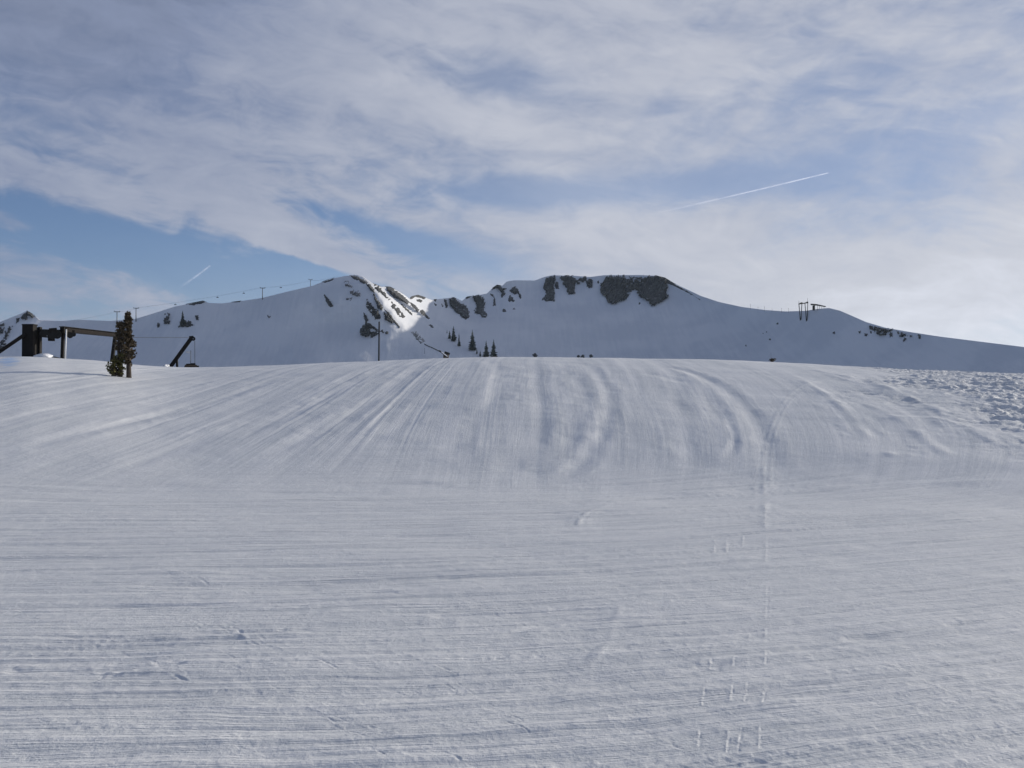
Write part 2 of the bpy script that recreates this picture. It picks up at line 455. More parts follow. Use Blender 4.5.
T = [
 ([(668, 366), (700, 376), (735, 397), (758, 425), (768, 448), (774, 474)], .24, .105, .25, .15),
 ([(640, 372), (690, 384), (712, 402), (720, 425)], .25, .030),
 ([(727, 418), (733, 432), (734, 445), (727, 458)], .10, .030),
 ([(700, 470), (688, 440), (676, 405), (640, 372)], .30, .035),
 ([(585, 362), (606, 385), (610, 405), (603, 430), (590, 450), (565, 478)], .22, .065, .3, .3),
 ([(560, 362), (578, 385), (580, 410), (568, 450)], .25, .035),
 ([(520, 362), (540, 380), (538, 410), (520, 450), (500, 480)], .30, .035),
 ([(487, 360), (500, 372), (496, 395), (470, 430), (445, 455)], .30, .045),
 ([(470, 362), (440, 390), (400, 425), (350, 460)], .30, .035),
 ([(430, 363), (380, 395), (330, 425), (270, 455)], .28, .045),
 ([(400, 364), (330, 395), (250, 430), (180, 457)], .28, .050),
 ([(380, 366), (290, 405), (200, 440), (120, 470)], .26, .035),
 ([(300, 372), (210, 402), (110, 425), (20, 448)], .24, .045),
 ([(220, 378), (120, 400), (10, 420)], .24, .035),
 ([(763, 545), (765, 500), (764, 455), (772, 425), (784, 402), (802, 386), (830, 378)], .08, -.016),
 ([(770, 500), (771, 455), (778, 425), (790, 402), (808, 388)], .06, -.012),
 ([(790, 374), (830, 398), (858, 425), (880, 448), (896, 458)], .20, -.055),
 ([(840, 395), (890, 415), (920, 435), (948, 455), (960, 462)], .22, -.050),
 ([(800, 368), (860, 380), (920, 402), (965, 425), (1010, 448)], .26, -.070),
 ([(860, 372), (895, 396)], .35, -.080),
 ([(905, 440), (950, 428), (1000, 422)], .12, -.030),
 ([(820, 400), (870, 432), (890, 452)], .20, .030),
 ([(880, 420), (940, 420), (1000, 445)], .18, -.035),
 ([(612, 505), (590, 512), (579, 522), (580, 533)], .06, -.020),
 ([(700, 620), (560, 622), (500, 640)], .05, .012),
 ([(345, 487), (400, 484), (455, 486)], .30, .030),
 ([(0, 637), (120, 638), (200, 634), (330, 630)], .05, .022),
 ([(0, 674), (100, 673), (190, 666)], .05, .026),
 ([(590, 598), (640, 597)], .05, .016, .3, .6),
 ([(345, 592), (400, 591)], .06, .016),
 ([(512, 700), (640, 682), (780, 655), (900, 632), (1023, 618)], .05, .018),
 ([(640, 735), (800, 705), (900, 690), (1023, 680)], .06, -.016),
 ([(640, 560), (760, 555), (880, 545), (1023, 532)], .10, -.020),
 ([(512, 505), (650, 497), (800, 488), (1023, 480)], .14, -.030),
 ([(560, 500), (700, 493), (1023, 470)], .12, .020),
 ([(560, 700), (585, 670), (610, 640), (620, 600)], .05, -.010),
]
for a in T: track(*a)
rd = random.Random(11)
for (ax, ay, bx, by, n_) in [(100, 640, 230, 700, 9), (200, 622, 330, 672, 16), (220, 660, 410, 760, 15), (370, 640, 520, 730, 12), (440, 585, 560, 640, 7), (150, 560, 260, 600, 6), (560, 690, 700, 760, 8), (330, 715, 470, 766, 9), (820, 640, 960, 700, 6), (20, 720, 120, 680, 7)]:
    for k in range(n_):
        u = rd.random(); x_ = ax + (bx - ax) * u + rd.gauss(0, 7); y_ = ay + (by - ay) * u + rd.gauss(0, 3); l_ = rd.uniform(7, 26); sg = 1 if by > ay else -1
        track([(x_, y_), (x_ + l_ * .5, y_ + sg * l_ * .20), (x_ + l_, y_ + sg * l_ * (.44 + rd.gauss(0, .05)))], rd.uniform(.004, .008) * (1 + max(0, 700 - y_) / 160), rd.choice([1, 1, -1]) * rd.uniform(.003, .008), .5, .2)
for seg in [((697, 752), (698, 735)), ((725, 757), (728, 735)), ((736, 756), (740, 732)), ((758, 757), (759, 731)),
            ((701, 712), (703, 690)), ((729, 710), (731, 688)), ((743, 709), (746, 686)), ((761, 712), (764, 689)),
            ((709, 672), (710, 662)), ((732, 671), (733, 660)), ((747, 668), (748, 661)), ((764, 668), (765, 650)),
            ((765, 645), (765, 628)), ((765, 620), (766, 585)), ((765, 562), (766, 535)), ((748, 645), (749, 632)),
            ((714, 552), (714, 540)), ((726, 552), (726, 538)), ((742, 546), (743, 535)), ((765, 530), (765, 505))]:
    (ax, ay), (bx, by) = seg
    mid = ((ax + bx) / 2, (ay + by) / 2)
    track([(ax, ay), mid, (bx, by)], .006 if ay > 600 else .012, -.0034 if ay > 600 else -.006, 0.3, .9)
    track([(ax + 2.4, ay), (mid[0] + 2.4, mid[1]), (bx + 2.4, by)], .005, .003, 0.0, .9)

me = grid_mesh('ground', np.stack([X, Y, Z], -1), wrap=True)
def put_attr(me, name, arr):
    at_ = me.attributes.new(name, 'FLOAT_VECTOR', 'POINT')
    at_.data.foreach_set('vector', arr.astype(np.float32).ravel())
put_attr(me, 'flow_fore', np.stack([qf, sf, 0 * qf], -1))
put_attr(me, 'flow_slope', np.stack([qs, ss_, 0 * qs], -1))
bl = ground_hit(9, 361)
hollow_shade = np.exp(-((X - bl.x - 0.47 * (bl.y - Y)) / 0.6) ** 2 - ((Y - bl.y) / 4.5) ** 2) * (0.75 + 0.5 * fbm(X * 3, Y * 1.2, 71, 3))
hollow_shade = sstep(0.25, 0.75, hollow_shade)  # mask for the hollow's bluish shade, laid into the snow colour
put_attr(me, 'region', np.stack([wslope, rough, hollow_shade], -1))
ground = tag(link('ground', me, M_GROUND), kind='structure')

# ================================================================== MOUNTAIN
RID = np.array([(-520, 380), (-300, 352), (-120, 340), (-30, 329), (0, 322), (10, 318), (20, 314), (27, 310.8), (34, 315), (40, 320), (60, 321), (80, 319.8), (110, 321), (135, 319),
  (150, 314.5), (175, 306.5), (190, 303.5), (203, 301), (209, 303), (222, 303.4), (238, 301.5), (262, 298), (290, 291), (312, 286), (330, 279), (345, 276), (357, 275), (364, 277),
  (372, 283), (380, 286.5), (390, 287), (397, 290.5), (404, 294.5), (409, 298.5), (412, 296.5), (418, 295.2), (425, 297.5), (432, 300), (440, 299), (448, 298), (455, 297.6), (462, 301), (467, 297), (478, 295.2),
  (487, 293.5), (492, 288.5), (497, 285), (502, 286), (507, 281.5), (514, 280.3), (535, 280.5), (544, 277), (552, 275.3), (575, 275.8), (590, 277), (604, 275.2), (640, 275), (656, 275.8),
  (665, 278), (674, 283.5), (686, 289), (701, 296), (719, 302), (742, 307), (765, 310), (786, 311.5), (806, 310.8), (817, 309), (829, 308), (840, 310.7), (850, 315), (866, 322), (885, 327.6),
  (910, 332), (940, 336.6), (980, 341.6), (1024, 347), (1120, 355), (1300, 366), (1560, 392)], float)
RDIST = np.array([(-520, 1000), (0, 1075), (130, 1040), (200, 1015), (300, 975), (355, 960), (385, 968), (400, 990), (425, 1065), (470, 1120), (540, 1160), (660, 1120), (740, 1000), (800, 905), (900, 800), (1024, 700), (1300, 600), (1560, 560)], float)
RLOW = np.array([(-520, 1000), (0, 1075), (130, 1040), (200, 1022), (355, 990), (400, 978), (425, 982), (470, 1015), (540, 1075), (660, 1090), (740, 1000), (800, 905), (900, 800), (1024, 700), (1300, 600), (1560, 560)], float)
YB = 446.0
def ridge_y(px): return np.interp(px, RID[:, 0], RID[:, 1])
def ridge_r(px):
    xs = np.linspace(-26, 26, 21); return sum(np.interp(px + d, RDIST[:, 0], RDIST[:, 1]) for d in xs) / 21.0
_ko = np.linspace(-36, 36, 25); _kw = np.exp(-(_ko / 18) ** 2); _kw /= _kw.sum()
_kb = np.linspace(-200, 200, 51); _kbw = np.exp(-(_kb / 110) ** 2); _kbw /= _kbw.sum()
def mtn_r(px, py):
    """distance of the mountain face on the line through (px, py); py between ridge and foot"""
    px = np.asarray(px, float); py = np.asarray(py, float)
    def face(off, wts, RR, xs):
        yr = sum(wk * ridge_y(px + d) for d, wk in zip(off, wts))
        Rr = sum(np.interp(px + d, RR[:, 0], RR[:, 1]) for d in xs) / len(xs)
        v = np.clip((YB - py) / (YB - yr), 0, 1.0)
        return Rr - (YB - yr) / FPX * Rr / math.tan(R(27.0)) * (1 - v) ** 1.22, v
    r1, v = face(_ko, _kw, RDIST, np.linspace(-26, 26, 21))      # follows the crest near the top,
    r0, _ = face(_kb, _kbw, RLOW, np.linspace(-60, 60, 25))      # broad and even lower down
    r = r0 + (r1 - r0) * sstep(0.62, 0.96, v)
    # spur that comes down from the summit, its right flank turned to the sun
    pc = 361 + (py - 277) * 0.86 + 2.0 * vnoise(py / 6.0, py * 0 + 3.3, 61)
    Aa = np.interp(py, [276, 284, 300, 312, 324, 338, 350, 400], [0, 20, 30, 30, 17, 4, 0, 0])
    dl = pc - px; w = np.where(dl > 0, np.exp(-(dl / 48.0)), np.exp(-((-dl) / 26.0) ** 1.25))
    r = r - Aa * w
    # second rib to its right, below the saddle
    p2 = 388 + (py - 288) * 1.25 + 1.5 * vnoise(py / 4.0, py * 0 + 7.3, 62)
    A2 = np.interp(py, [287, 292, 305, 316, 330], [0, 14, 22, 14, 0]); d2 = p2 - px
    r = r - A2 * np.where(d2 > 0, np.exp(-(d2 / 5.0)), np.exp(-((-d2) / 9.0) ** 1.3))
    # small bench at the foot of the spur, flat enough to catch the low sun
    wb = sstep(376, 388, px) * sstep(434, 416, px - (py - 336) * 0.5)
    r = r - wb * 4 * sstep(334, 354, py)
    s = (1 - v) * v * 4
    r = r + 16 * s * fbm(px / 85.0, py / 60.0, 51, 3) + 2.2 * fbm(px / 16.0, py / 14.0, 52, 4) * np.clip((1 - v) * 8, 0.1, 1)
    return r

pxs = np.concatenate([np.arange(-520, -20, 6.0), np.arange(-20, 1044, 1.1), np.arange(1044, 1561, 6.0)])
tv = np.linspace(0, 1, 130) ** 0.8
front = []
for v in tv:
    yr = ridge_y(pxs); py = YB + (yr - YB) * v
    r = mtn_r(pxs, py); az, te = ang(pxs, py)
    front.append(np.stack([np.sin(az) * r, np.cos(az) * r, ZC + te * r], -1))
top = front[-1]
az = np.arctan2(top[:, 0], top[:, 1]); rtop = np.hypot(top[:, 0], top[:, 1])
for d, dz in ((3, -0.3), (12, -3), (40, -14), (110, -48), (260, -125), (420, -260)):
    r = rtop + d
    zz = np.maximum(top[:, 2] + dz + 1.5 * fbm(az * 60, d * 0.1 + az * 0, 58, 2) * (d > 5), -60)
    front.append(np.stack([np.sin(az) * r, np.cos(az) * r, zz], -1))
mountain = tag(link('mountain', grid_mesh('mountain', np.array(front)), M_FAR), kind='structure')

def mtn_at(px, py, off=0.0):
    return at(px, py, float(mtn_r(px, py)) - off)

# ------------------------------------------------------------------ rock outcrops, each a relief standing out of the slope
def poly_sdf(px, py, poly):
    poly = np.asarray(poly, float); n = len(poly)
    d = np.full(px.shape, 1e9); ins = np.zeros(px.shape, bool)
    for i in range(n):
        a = poly[i]; b = poly[(i + 1) % n]; e = b - a
        wx = px - a[0]; wy = py - a[1]
        u = np.clip((wx * e[0] + wy * e[1]) / max(e @ e, 1e-9), 0, 1)
        d = np.minimum(d, np.hypot(wx - u * e[0], wy - u * e[1]))
        c = (a[1] > py) != (b[1] > py)
        xi = a[0] + (py - a[1]) / (b[1] - a[1] + 1e-12) * (b[0] - a[0])
        ins ^= c & (px < xi)
    return np.where(ins, d, -d)

_crag = [0]
def crag(poly, label, z=None, mat=None, bulge=5.0, ragged=1.0, gaps=0.0, group='rock outcrops on the snowy mountain', surf=None):
    if z: x0_, y0_, sc = z; poly = [(x0_ + a / sc, y0_ + b / sc) for a, b in poly]
    P = np.array(poly, float); _crag[0] += 1; sd = 600 + 13 * _crag[0]
    step = 0.4 if (np.ptp(P[:, 0]) > 5) else 0.22
    gx = np.arange(P[:, 0].min() - 1.6, P[:, 0].max() + 1.6, step); gy = np.arange(P[:, 1].max() + 1.6, P[:, 1].min() - 1.8, -step)
    px, py = np.meshgrid(gx, gy)
    if surf is None:
        py = np.maximum(py, ridge_y(px) - 0.5)
    sdf = poly_sdf(px, py, P)
    m = sdf + ragged * (1.25 * fbm(px / 1.6 + 0.35 * py, py / 2.2, sd, 3) + 0.6 * vnoise(px / 0.6, py / 0.8, sd + 3))
    if gaps: m = np.minimum(m, (0.55 - gaps + vnoise(px / 2.2, py / 1.6, sd + 5)) * 3.0)
    ridg = 1 - 2 * np.abs(vnoise(px / 1.9 + 0.2 * py, py / 5.5, sd + 7)); ridg2 = 1 - 2 * np.abs(vnoise(px / 1.6, py / 0.9, sd + 8))
    disp = bulge * np.clip(m / 1.6, -1, 1) + np.clip(m + .6, 0, 1) * bulge * (0.22 * ridg + 0.09 * ridg2)
    base = mtn_r(px, np.maximum(py, ridge_y(px))) if surf is None else surf(px, py)
    r = base - disp
    a_, te = ang(px, py)
    pts = np.stack([np.sin(a_) * r, np.cos(a_) * r, ZC + te * r], -1)
    f = (m[:-1, :-1] + m[1:, :-1] + m[:-1, 1:] + m[1:, 1:]) / 4 > -0.75
    if f.sum() < 2: f[:] = True
    me = grid_mesh('rock_outcrop', pts, f)
    me.polygons.foreach_set('use_smooth', np.zeros(len(me.polygons), bool))
    o = link('rock_outcrop', me, mat or M_ROCK)
    # the object's origin sits at its own foot
    c = Vector(pts.reshape(-1, 3).mean(0)); me.transform(Matrix.Translation(-c)); o.location = c
    return tag(o, label, 'rock outcrop', group)

Z1 = (530, 268, 6.4); Z4 = (455, 275, 12.8); Z3 = (390, 280, 13.96); Z2 = (330, 270, 10.97); Z8 = (100, 270, 4.267); ZL = (0, 300, 10.97); Z7 = (855, 310, 11.38)
crag([(447, 130), (470, 70), (520, 50), (600, 52), (615, 80), (608, 140), (625, 180), (600, 205), (560, 215), (540, 230), (490, 222), (480, 180), (455, 165)], 'broad dark cliff forming the left half of the largest crag under the flat summit', Z1, ragged=1.7, bulge=7)
crag([(700, 100), (720, 60), (760, 50), (830, 52), (870, 75), (885, 110), (870, 150), (890, 185), (830, 222), (790, 238), (760, 225), (755, 205), (700, 185), (690, 150), (680, 120)], 'broad dark cliff forming the right half of the largest crag under the flat summit', Z1, ragged=1.7, bulge=7)
crag([(590, 58), (715, 56), (700, 112), (690, 140), (652, 142), (640, 165), (612, 190), (596, 140)], 'broken rock band streaked with snow between the two halves of the largest crag', Z1, bulge=5, gaps=0.12)
crag([(845, 56), (880, 72), (925, 103), (1024, 158), (1090, 205), (1024, 165), (915, 112), (880, 96)], 'thin dark rock edge running down the skyline right of the largest crag', Z1, bulge=2.5, ragged=.4)
crag([(88, 100), (110, 62), (150, 50), (168, 72), (150, 110), (160, 160), (155, 210), (110, 213), (78, 202), (85, 185), (105, 170), (85, 130)], 'tall dark crag at the left end of the flat summit, tapering to a snow gully', Z1, bulge=5)
crag([(160, 80), (182, 92), (186, 132), (170, 140), (160, 110)], 'small dark rock strip just right of the tall crag at the left summit end', Z1, bulge=3)
crag([(185, 60), (230, 48), (280, 55), (300, 80), (285, 110), (290, 165), (250, 168), (235, 150), (240, 130), (215, 110), (208, 80)], 'dark crag shaped like a tooth, second from the left on the flat summit', Z1, bulge=5)
crag([(290, 75), (330, 66), (355, 55), (370, 70), (395, 70), (400, 122), (375, 125), (345, 96), (300, 105)], 'small jagged crag hanging under the summit edge just left of the largest crag', Z1, bulge=4, gaps=.15)
crag([(432, 85), (440, 80), (441, 98), (433, 98)], 'tiny rock speck between the jagged crag and the largest crag', Z1, bulge=2, ragged=.3)
crag([(696, 222), (705, 220), (706, 232), (697, 232)], 'tiny rock speck under the notch in the largest crag', Z1, bulge=2, ragged=.3)
crag([(140, 295), (160, 270), (200, 268), (192, 286), (150, 305)], 'little dark rock on the skyline left of the rectangular crag', Z4, bulge=3, ragged=.5)
crag([(238, 272), (300, 262), (360, 280), (380, 330), (385, 400), (370, 450), (420, 510), (400, 545), (345, 540), (310, 500), (260, 490), (255, 460), (280, 400), (260, 340), (238, 320)], 'roughly rectangular grey crag with two rounded blocks at its foot', Z4, bulge=5)
crag([(475, 195), (500, 140), (530, 113), (570, 123), (610, 165), (655, 175), (620, 200), (650, 235), (600, 295), (585, 280), (600, 240), (570, 190), (530, 170)], 'hooked dark crag on the skyline at the step up to the flat summit', Z4, bulge=4, ragged=.7)
crag([(435, 232), (462, 240), (510, 275), (522, 390), (490, 395), (480, 360), (498, 300)], 'thin broken rock rib below and left of the hooked crag', Z4, bulge=3, ragged=.6, gaps=.15)
crag([(700, 210), (730, 160), (770, 148), (815, 200), (850, 285), (835, 305), (800, 235), (760, 255), (735, 235)], 'dark rounded crag with a tail, standing alone right of the hooked crag', Z4, bulge=4, ragged=.7)
crag([(680, 320), (690, 270), (715, 258), (765, 330), (750, 345), (720, 332), (700, 342)], 'small triangular rock under the rounded crag with a tail', Z4, bulge=4, ragged=.6)
crag([(605, 470), (615, 430), (640, 440), (660, 470)], 'small isolated rock in the bowl below the triangular rock, the lefthand one', Z4, bulge=3, ragged=.4)
crag([(740, 440), (755, 415), (778, 440)], 'small isolated rock in the bowl below the triangular rock, the righthand one', Z4, bulge=3, ragged=.4)
crag([(448.7, 298.3), (454.5, 297.5), (459, 302), (465.2, 304.7), (469.8, 312.5), (469, 318.4), (463.6, 318.8), (459.7, 314.8), (455, 311.7), (453.8, 309), (450, 305)], 'large slanting crag falling to the right below the low saddle of the ridge', bulge=6)
crag([(444.2, 299.0), (447, 300.3), (447.8, 307), (446, 308), (445, 304)], 'narrow upright rock just left of the large slanting crag', bulge=3, ragged=.5)
crag([(434, 300), (436.2, 298.6), (435.8, 301.5), (434.6, 301.6)], 'small rock at the skyline in the saddle right of the arched rock', bulge=2.5, ragged=.4)
crag([(434.2, 303), (437, 304.5), (436, 306), (434.5, 305)], 'small rock in the snow just below the skyline rock in the saddle', bulge=2.5, ragged=.4)
crag([(441, 303), (443, 305.5), (442.8, 307.2), (441.4, 305.2)], 'sliver of rock between the saddle and the narrow upright rock', bulge=2.5, ragged=.4)
crag([(409.8, 299), (412, 296.0), (416.5, 294.9), (421, 295.7), (425.2, 297.8), (424, 299.4), (420, 297.6), (415, 297.0), (411.5, 299.2)], 'arched dark rock rim on the skyline in the gap right of the pointed peak', bulge=3, ragged=.5)
crag([(416, 299.5), (420, 299), (423, 301), (421, 303), (417, 301.5)], 'small dark ledge under the arched rock rim', bulge=3, ragged=.5)
crag([(386, 286.6), (391, 287), (396, 290.6), (401, 293.8), (405, 297.4), (409, 302), (407, 304), (402, 301.5), (396, 298.5), (391, 295), (387, 290.5)], 'long dark rock edge above the sunlit flank, right of the pointed peak', bulge=4, ragged=.7)
crag([(407, 300.5), (412, 303), (416, 306), (418.8, 309.5), (417.5, 312), (414, 308.3)], 'short dark rock continuing the long edge down to the right', bulge=4, ragged=.6)
crag([(420, 310.5), (423, 309.5), (425, 313), (429.5, 318), (428, 319), (424, 316), (421, 314.3)], 'dark pair of blocks at the lower end of the sunlit rocky ridge', bulge=4, ragged=.7)
crag([(374, 284), (378, 286), (384, 292), (390, 299), (388, 300), (381, 294), (375, 288)], 'jagged dark rock line in the middle of the sunlit flank, nearest the summit', bulge=2.5, ragged=.9, gaps=.15)
crag([(391, 301), (396, 304.5), (401, 311), (406, 317), (403, 318.5), (397, 314), (391, 306)], 'jagged brown rock streak low in the sunlit flank', bulge=2.5, ragged=.8, gaps=.1)
crag([(367, 300), (371, 303), (375, 311), (379, 318), (375, 319), (370, 312), (366, 305)], 'ragged dark rocks between the summit steps and the blocky rocks of the spur', bulge=3.5, ragged=1.1, gaps=.15)
crag([(365, 322), (370, 323), (374, 328), (370, 329), (365, 326)], 'little dark rock directly above the bulky crag at the foot of the spur', bulge=3, ragged=.8)
crag([(384, 312), (389, 315), (393, 320), (390, 321), (385, 316)], 'short dark rock hooked under the tall wall beside the sunlit flank', bulge=3, ragged=.8)
crag([(428.5, 325), (431, 324), (433.3, 327.5), (431, 327.3)], 'lone small rock in the bowl below the dark pair of blocks', bulge=3, ragged=.4)
crag([(400, 302.5), (407, 308.5), (412, 313.5), (413.5, 316.5), (408, 312.3), (402, 306.3)], 'thin brown rock streak across the sunlit flank of the peak', bulge=2.5, ragged=.5)
crag([(220, 66), (270, 62), (330, 88), (385, 115), (412, 140), (372, 150), (330, 128), (290, 104), (245, 84)], 'dark rocky crest on the very top of the pointed peak', Z2, bulge=4, ragged=.7)
crag([(398, 148), (440, 158), (490, 220), (490, 252), (450, 228), (418, 196)], 'dark rock step just below the crest, left of the sunlit flank', Z2, bulge=4, ragged=.7)
crag([(483, 258), (520, 330), (582, 390), (572, 442), (530, 422), (508, 362), (484, 312)], 'tall dark rock wall bordering the sunlit flank on its left', Z2, bulge=4, ragged=.8)
crag([(598, 428), (650, 470), (700, 540), (768, 620), (760, 637), (690, 562), (638, 492)], 'long thin rock blade pointing down right from the sunlit flank', Z2, bulge=3, ragged=.4)
crag([(595, 500), (640, 518), (702, 560), (690, 592), (640, 567), (600, 547)], 'dark rock patch beside the long thin rock blade', Z2, bulge=3.5, ragged=.7)
crag([(465, 398), (520, 440), (552, 500), (552, 542), (510, 542), (480, 500), (458, 440)], 'dark blocky rocks midway down the spur under the peak', Z2, bulge=4, ragged=.9, gaps=.15)
crag([(368, 468), (400, 498), (417, 550), (400, 582), (372, 540)], 'small dark rock left of the blocky rocks on the spur', Z2, bulge=3.5, ragged=.7)
crag([(328, 650), (360, 610), (400, 598), (440, 650), (452, 700), (400, 737), (370, 722), (332, 717)], 'dark bulky crag at the foot of the spur, left of the tall thin pole', Z2, bulge=5, ragged=.8)
crag([(440, 682), (500, 678), (538, 690), (500, 722), (450, 742)], 'low dark rocks between the bulky crag and the tall thin pole', Z2, bulge=4, ragged=.7)
crag([(418, 600), (470, 610), (532, 660), (510, 667), (448, 632)], 'thin slanting rock with a bright snow stripe above the bulky crag', Z2, bulge=3, ragged=.5)
crag([(560, 668), (578, 655), (594, 680), (580, 698)], 'small dark boulder just right of the tall thin pole', Z2, bulge=3, ragged=.4)
crag([(606, 684), (628, 664), (638, 700), (610, 704)], 'small dark boulder second to the right of the tall thin pole', Z2, bulge=3, ragged=.4)
crag([(150, 130), (190, 110), (212, 140), (242, 170), (252, 210), (332, 248), (332, 286), (260, 282), (220, 252), (210, 190), (168, 172)], 'pale snow dusted rock patch on the shaded face just under the summit', Z2, mat=M_ROCK_SNOWY, bulge=3, ragged=1.1, gaps=.2)
crag([(170, 295), (210, 310), (242, 298), (236, 332), (188, 326)], 'faint small snow dusted rock below the pale patch on the shaded face', Z2, mat=M_ROCK_SNOWY, bulge=2.5, ragged=.7, gaps=.1)
crag([(323.8, 294.0), (328.5, 299.0), (333.4, 306.3), (330.6, 307.8), (326.0, 302)], 'slim dark rock slanting across the shaded face left of the peak', bulge=3, ragged=.5)
crag([(322, 282.3), (327, 280.5), (334, 278.6), (333, 280), (326, 282.6)], 'thin rock strip on the skyline just left of the peak', bulge=2, ragged=.3)
crag([(268, 190), (295, 184), (298, 232), (274, 228)], 'dark rock left of the lone conifer on the shaded slope at left', Z8, bulge=4, ragged=1.0, gaps=.2)
crag([(244, 225), (256, 228), (252, 246), (243, 245)], 'lowest small rock left of the lone conifer on the shaded slope', Z8, bulge=3, ragged=.6)
crag([(355, 205), (375, 212), (402, 235), (380, 243), (335, 243)], 'dark rocks at the foot of the lone conifer on the shaded slope', Z8, bulge=3.5, ragged=.9, gaps=.1)
crag([(405, 192), (420, 194), (421, 214), (407, 213)], 'small rock right of the lone conifer on the shaded slope', Z8, bulge=3, ragged=.6)
crag([(710, 190), (732, 195), (722, 206)], 'faint single rock on the smooth shaded slope below the lift tower', Z8, mat=M_ROCK_SNOWY, bulge=2, ragged=.5)
crag([(370, 148), (410, 138), (443, 133), (450, 138), (400, 150)], 'thin dark band under the small cornice on the left skyline', Z8, bulge=2, ragged=.35)
crag([(563, 135.5), (600, 132.5), (598, 136.5), (570, 138)], 'tiny dark band on the skyline dip left of the lift tower', Z8, bulge=2, ragged=.3)
crag([(225, 195), (262, 150), (300, 124), (345, 145), (386, 182), (350, 202), (318, 168), (290, 178), (305, 217), (250, 214)], 'dark rocky knob capped with snow on the skyline at far left', ZL, bulge=4, ragged=.6)
crag([(178, 202), (216, 196), (206, 242), (178, 252)], 'small dark rock just below the rocky knob at far left', ZL, bulge=3, ragged=.5)
crag([(-60, 300), (0, 268), (42, 253), (47, 300), (32, 372), (0, 375), (-60, 390)], 'dark rocks at the left edge of the photo, below the skyline', ZL, bulge=4, ragged=.9, gaps=.1)
crag([(58, 330), (100, 290), (130, 258), (138, 290), (97, 380), (72, 440), (60, 505), (0, 545), (-30, 540), (-10, 470), (50, 400)], 'long dark rock band slanting down behind the steel brace at far left', ZL, bulge=4, ragged=1.0, gaps=.15)
crag([(155, 176), (290, 200), (420, 222), (425, 302), (405, 308), (370, 262), (350, 292), (270, 297), (235, 257), (168, 217)], 'largest dark outcrop under the skyline on the right shoulder', Z7, bulge=4, ragged=.9, gaps=.12)
crag([(478, 240), (560, 262), (640, 272), (672, 310), (640, 328), (600, 297), (530, 302), (500, 297)], 'second dark outcrop on the right shoulder, just right of the largest', Z7, bulge=4, ragged=.9, gaps=.15)
crag([(560, 318), (588, 325), (556, 358), (545, 350)], 'small rock below the second outcrop on the right shoulder', Z7, bulge=3, ragged=.5)
crag([(718, 283), (747, 290), (742, 328), (722, 326)], 'rightmost small rock on the right shoulder', Z7, bulge=3, ragged=.5)
crag([(38, 238), (67, 240), (62, 264), (40, 262)], 'leftmost small rock on the right shoulder', Z7, bulge=2.5, ragged=.5)
crag([(108, 263), (137, 270), (132, 297), (108, 292)], 'small rock below left of the largest outcrop on the right shoulder', Z7, bulge=2.5, ragged=.5)
crag([(168, 233), (193, 240), (188, 268), (168, 262)], 'small rock touching the lower left of the largest outcrop on the right shoulder', Z7, bulge=2.5, ragged=.5)
for (bx, by, s, lb) in [(535, 355.6, 2.0, 'dark boulder peeking over the snow crest, alone near the photo centre'),
                        (578.6, 356.4, 1.4, 'faintest of the three small boulders in a row over the snow crest'),
                        (582.8, 356.2, 1.9, 'middle of the three small boulders in a row over the snow crest'),
                        (591, 356.2, 1.8, 'rightmost of the three small boulders in a row over the snow crest'),
                        (834, 332.8, 1.2, 'dark rock alone on the slope below the top station'),
                        (763, 333.5, 0.7, 'upper of a small cluster of specks on the smooth blue slope'),
                        (770, 339.5, 0.9, 'lower and darkest of a small cluster of specks on the smooth blue slope'),
                        (777.5, 323.5, 0.9, 'small speck of rock midway between cluster and ridge poles'),
                        (746, 345.5, 0.8, 'speck of rock low on the blue slope left of the brown shrub'),
                        (766.6, 332, 0.5, 'smallest speck beside the upper one of the cluster on the blue slope')]:
    k = np.linspace(0, 2 * math.pi, 8)[:-1]
    crag([(bx + s * (1 + .25 * math.sin(3.1 * i + bx)) * math.cos(q), by + s * (1 + .2 * math.cos(2.3 * i + bx)) * math.sin(q)) for i, q in enumerate(k)], lb, bulge=2.5, ragged=.35 * s, group='small rocks scattered on the snow slopes')
crag([(411, 332), (415.5, 331), (420, 336), (425, 341), (421, 343.5), (417, 340), (414, 336)], 'grey scree strip slanting down beside the sunlit snow bench', mat=M_SCRUB, bulge=2.5, ragged=.7)

# ================================================================== DISTANT CONIFERS
def conifer_mesh(seed, slim, h=1.0, layers=26, per=15):
    rnd = random.Random(seed); bm = bmesh.new()
    for i in range(layers):
        t = i / (layers - 1); z = 0.06 + 0.92 * t
        rad = slim * (1 - t) ** 0.8 * (0.75 + 0.5 * rnd.random()) + 0.008
        for k in range(max(4, int(per * (1 - 0.6 * t)))):
            a = rnd.random() * 2 * math.pi; rr_ = rad * (0.6 + 0.6 * rnd.random())
            p0 = Vector((0, 0, z + 0.03 * rnd.random())); p1 = Vector((math.cos(a) * rr_, math.sin(a) * rr_, z - 0.28 * rr_ - 0.02 * rnd.random()))
            side = Vector((-math.sin(a), math.cos(a), 0)) * (0.16 * rr_ + 0.012); mid = p0.lerp(p1, 0.6)
            dn = Vector((0, 0, -0.025 - 0.12 * rr_))
            v = [bm.verts.new(p) for p in (p0, mid + side + dn, p1, mid - side + dn)]
            bm.faces.new((v[0], v[1], v[2])); bm.faces.new((v[0], v[2], v[3]))
    me = bpy.data.meshes.new('crown'); bm.to_mesh(me); bm.free(); return me
def make_conifer(seed, slim, label):
    t = thing('conifer_tree', label, 'tree', group='dark conifers on the far snow slope')
    link('crown', conifer_mesh(seed, slim), M_NEEDLE_FAR, t)
    build('trunk', lambda bm: add_tube(bm, (0, 0, -0.08), (0, 0, 0.95), 0.022, 0.004, 7), M_BARK, t)
    return t
protos = {}
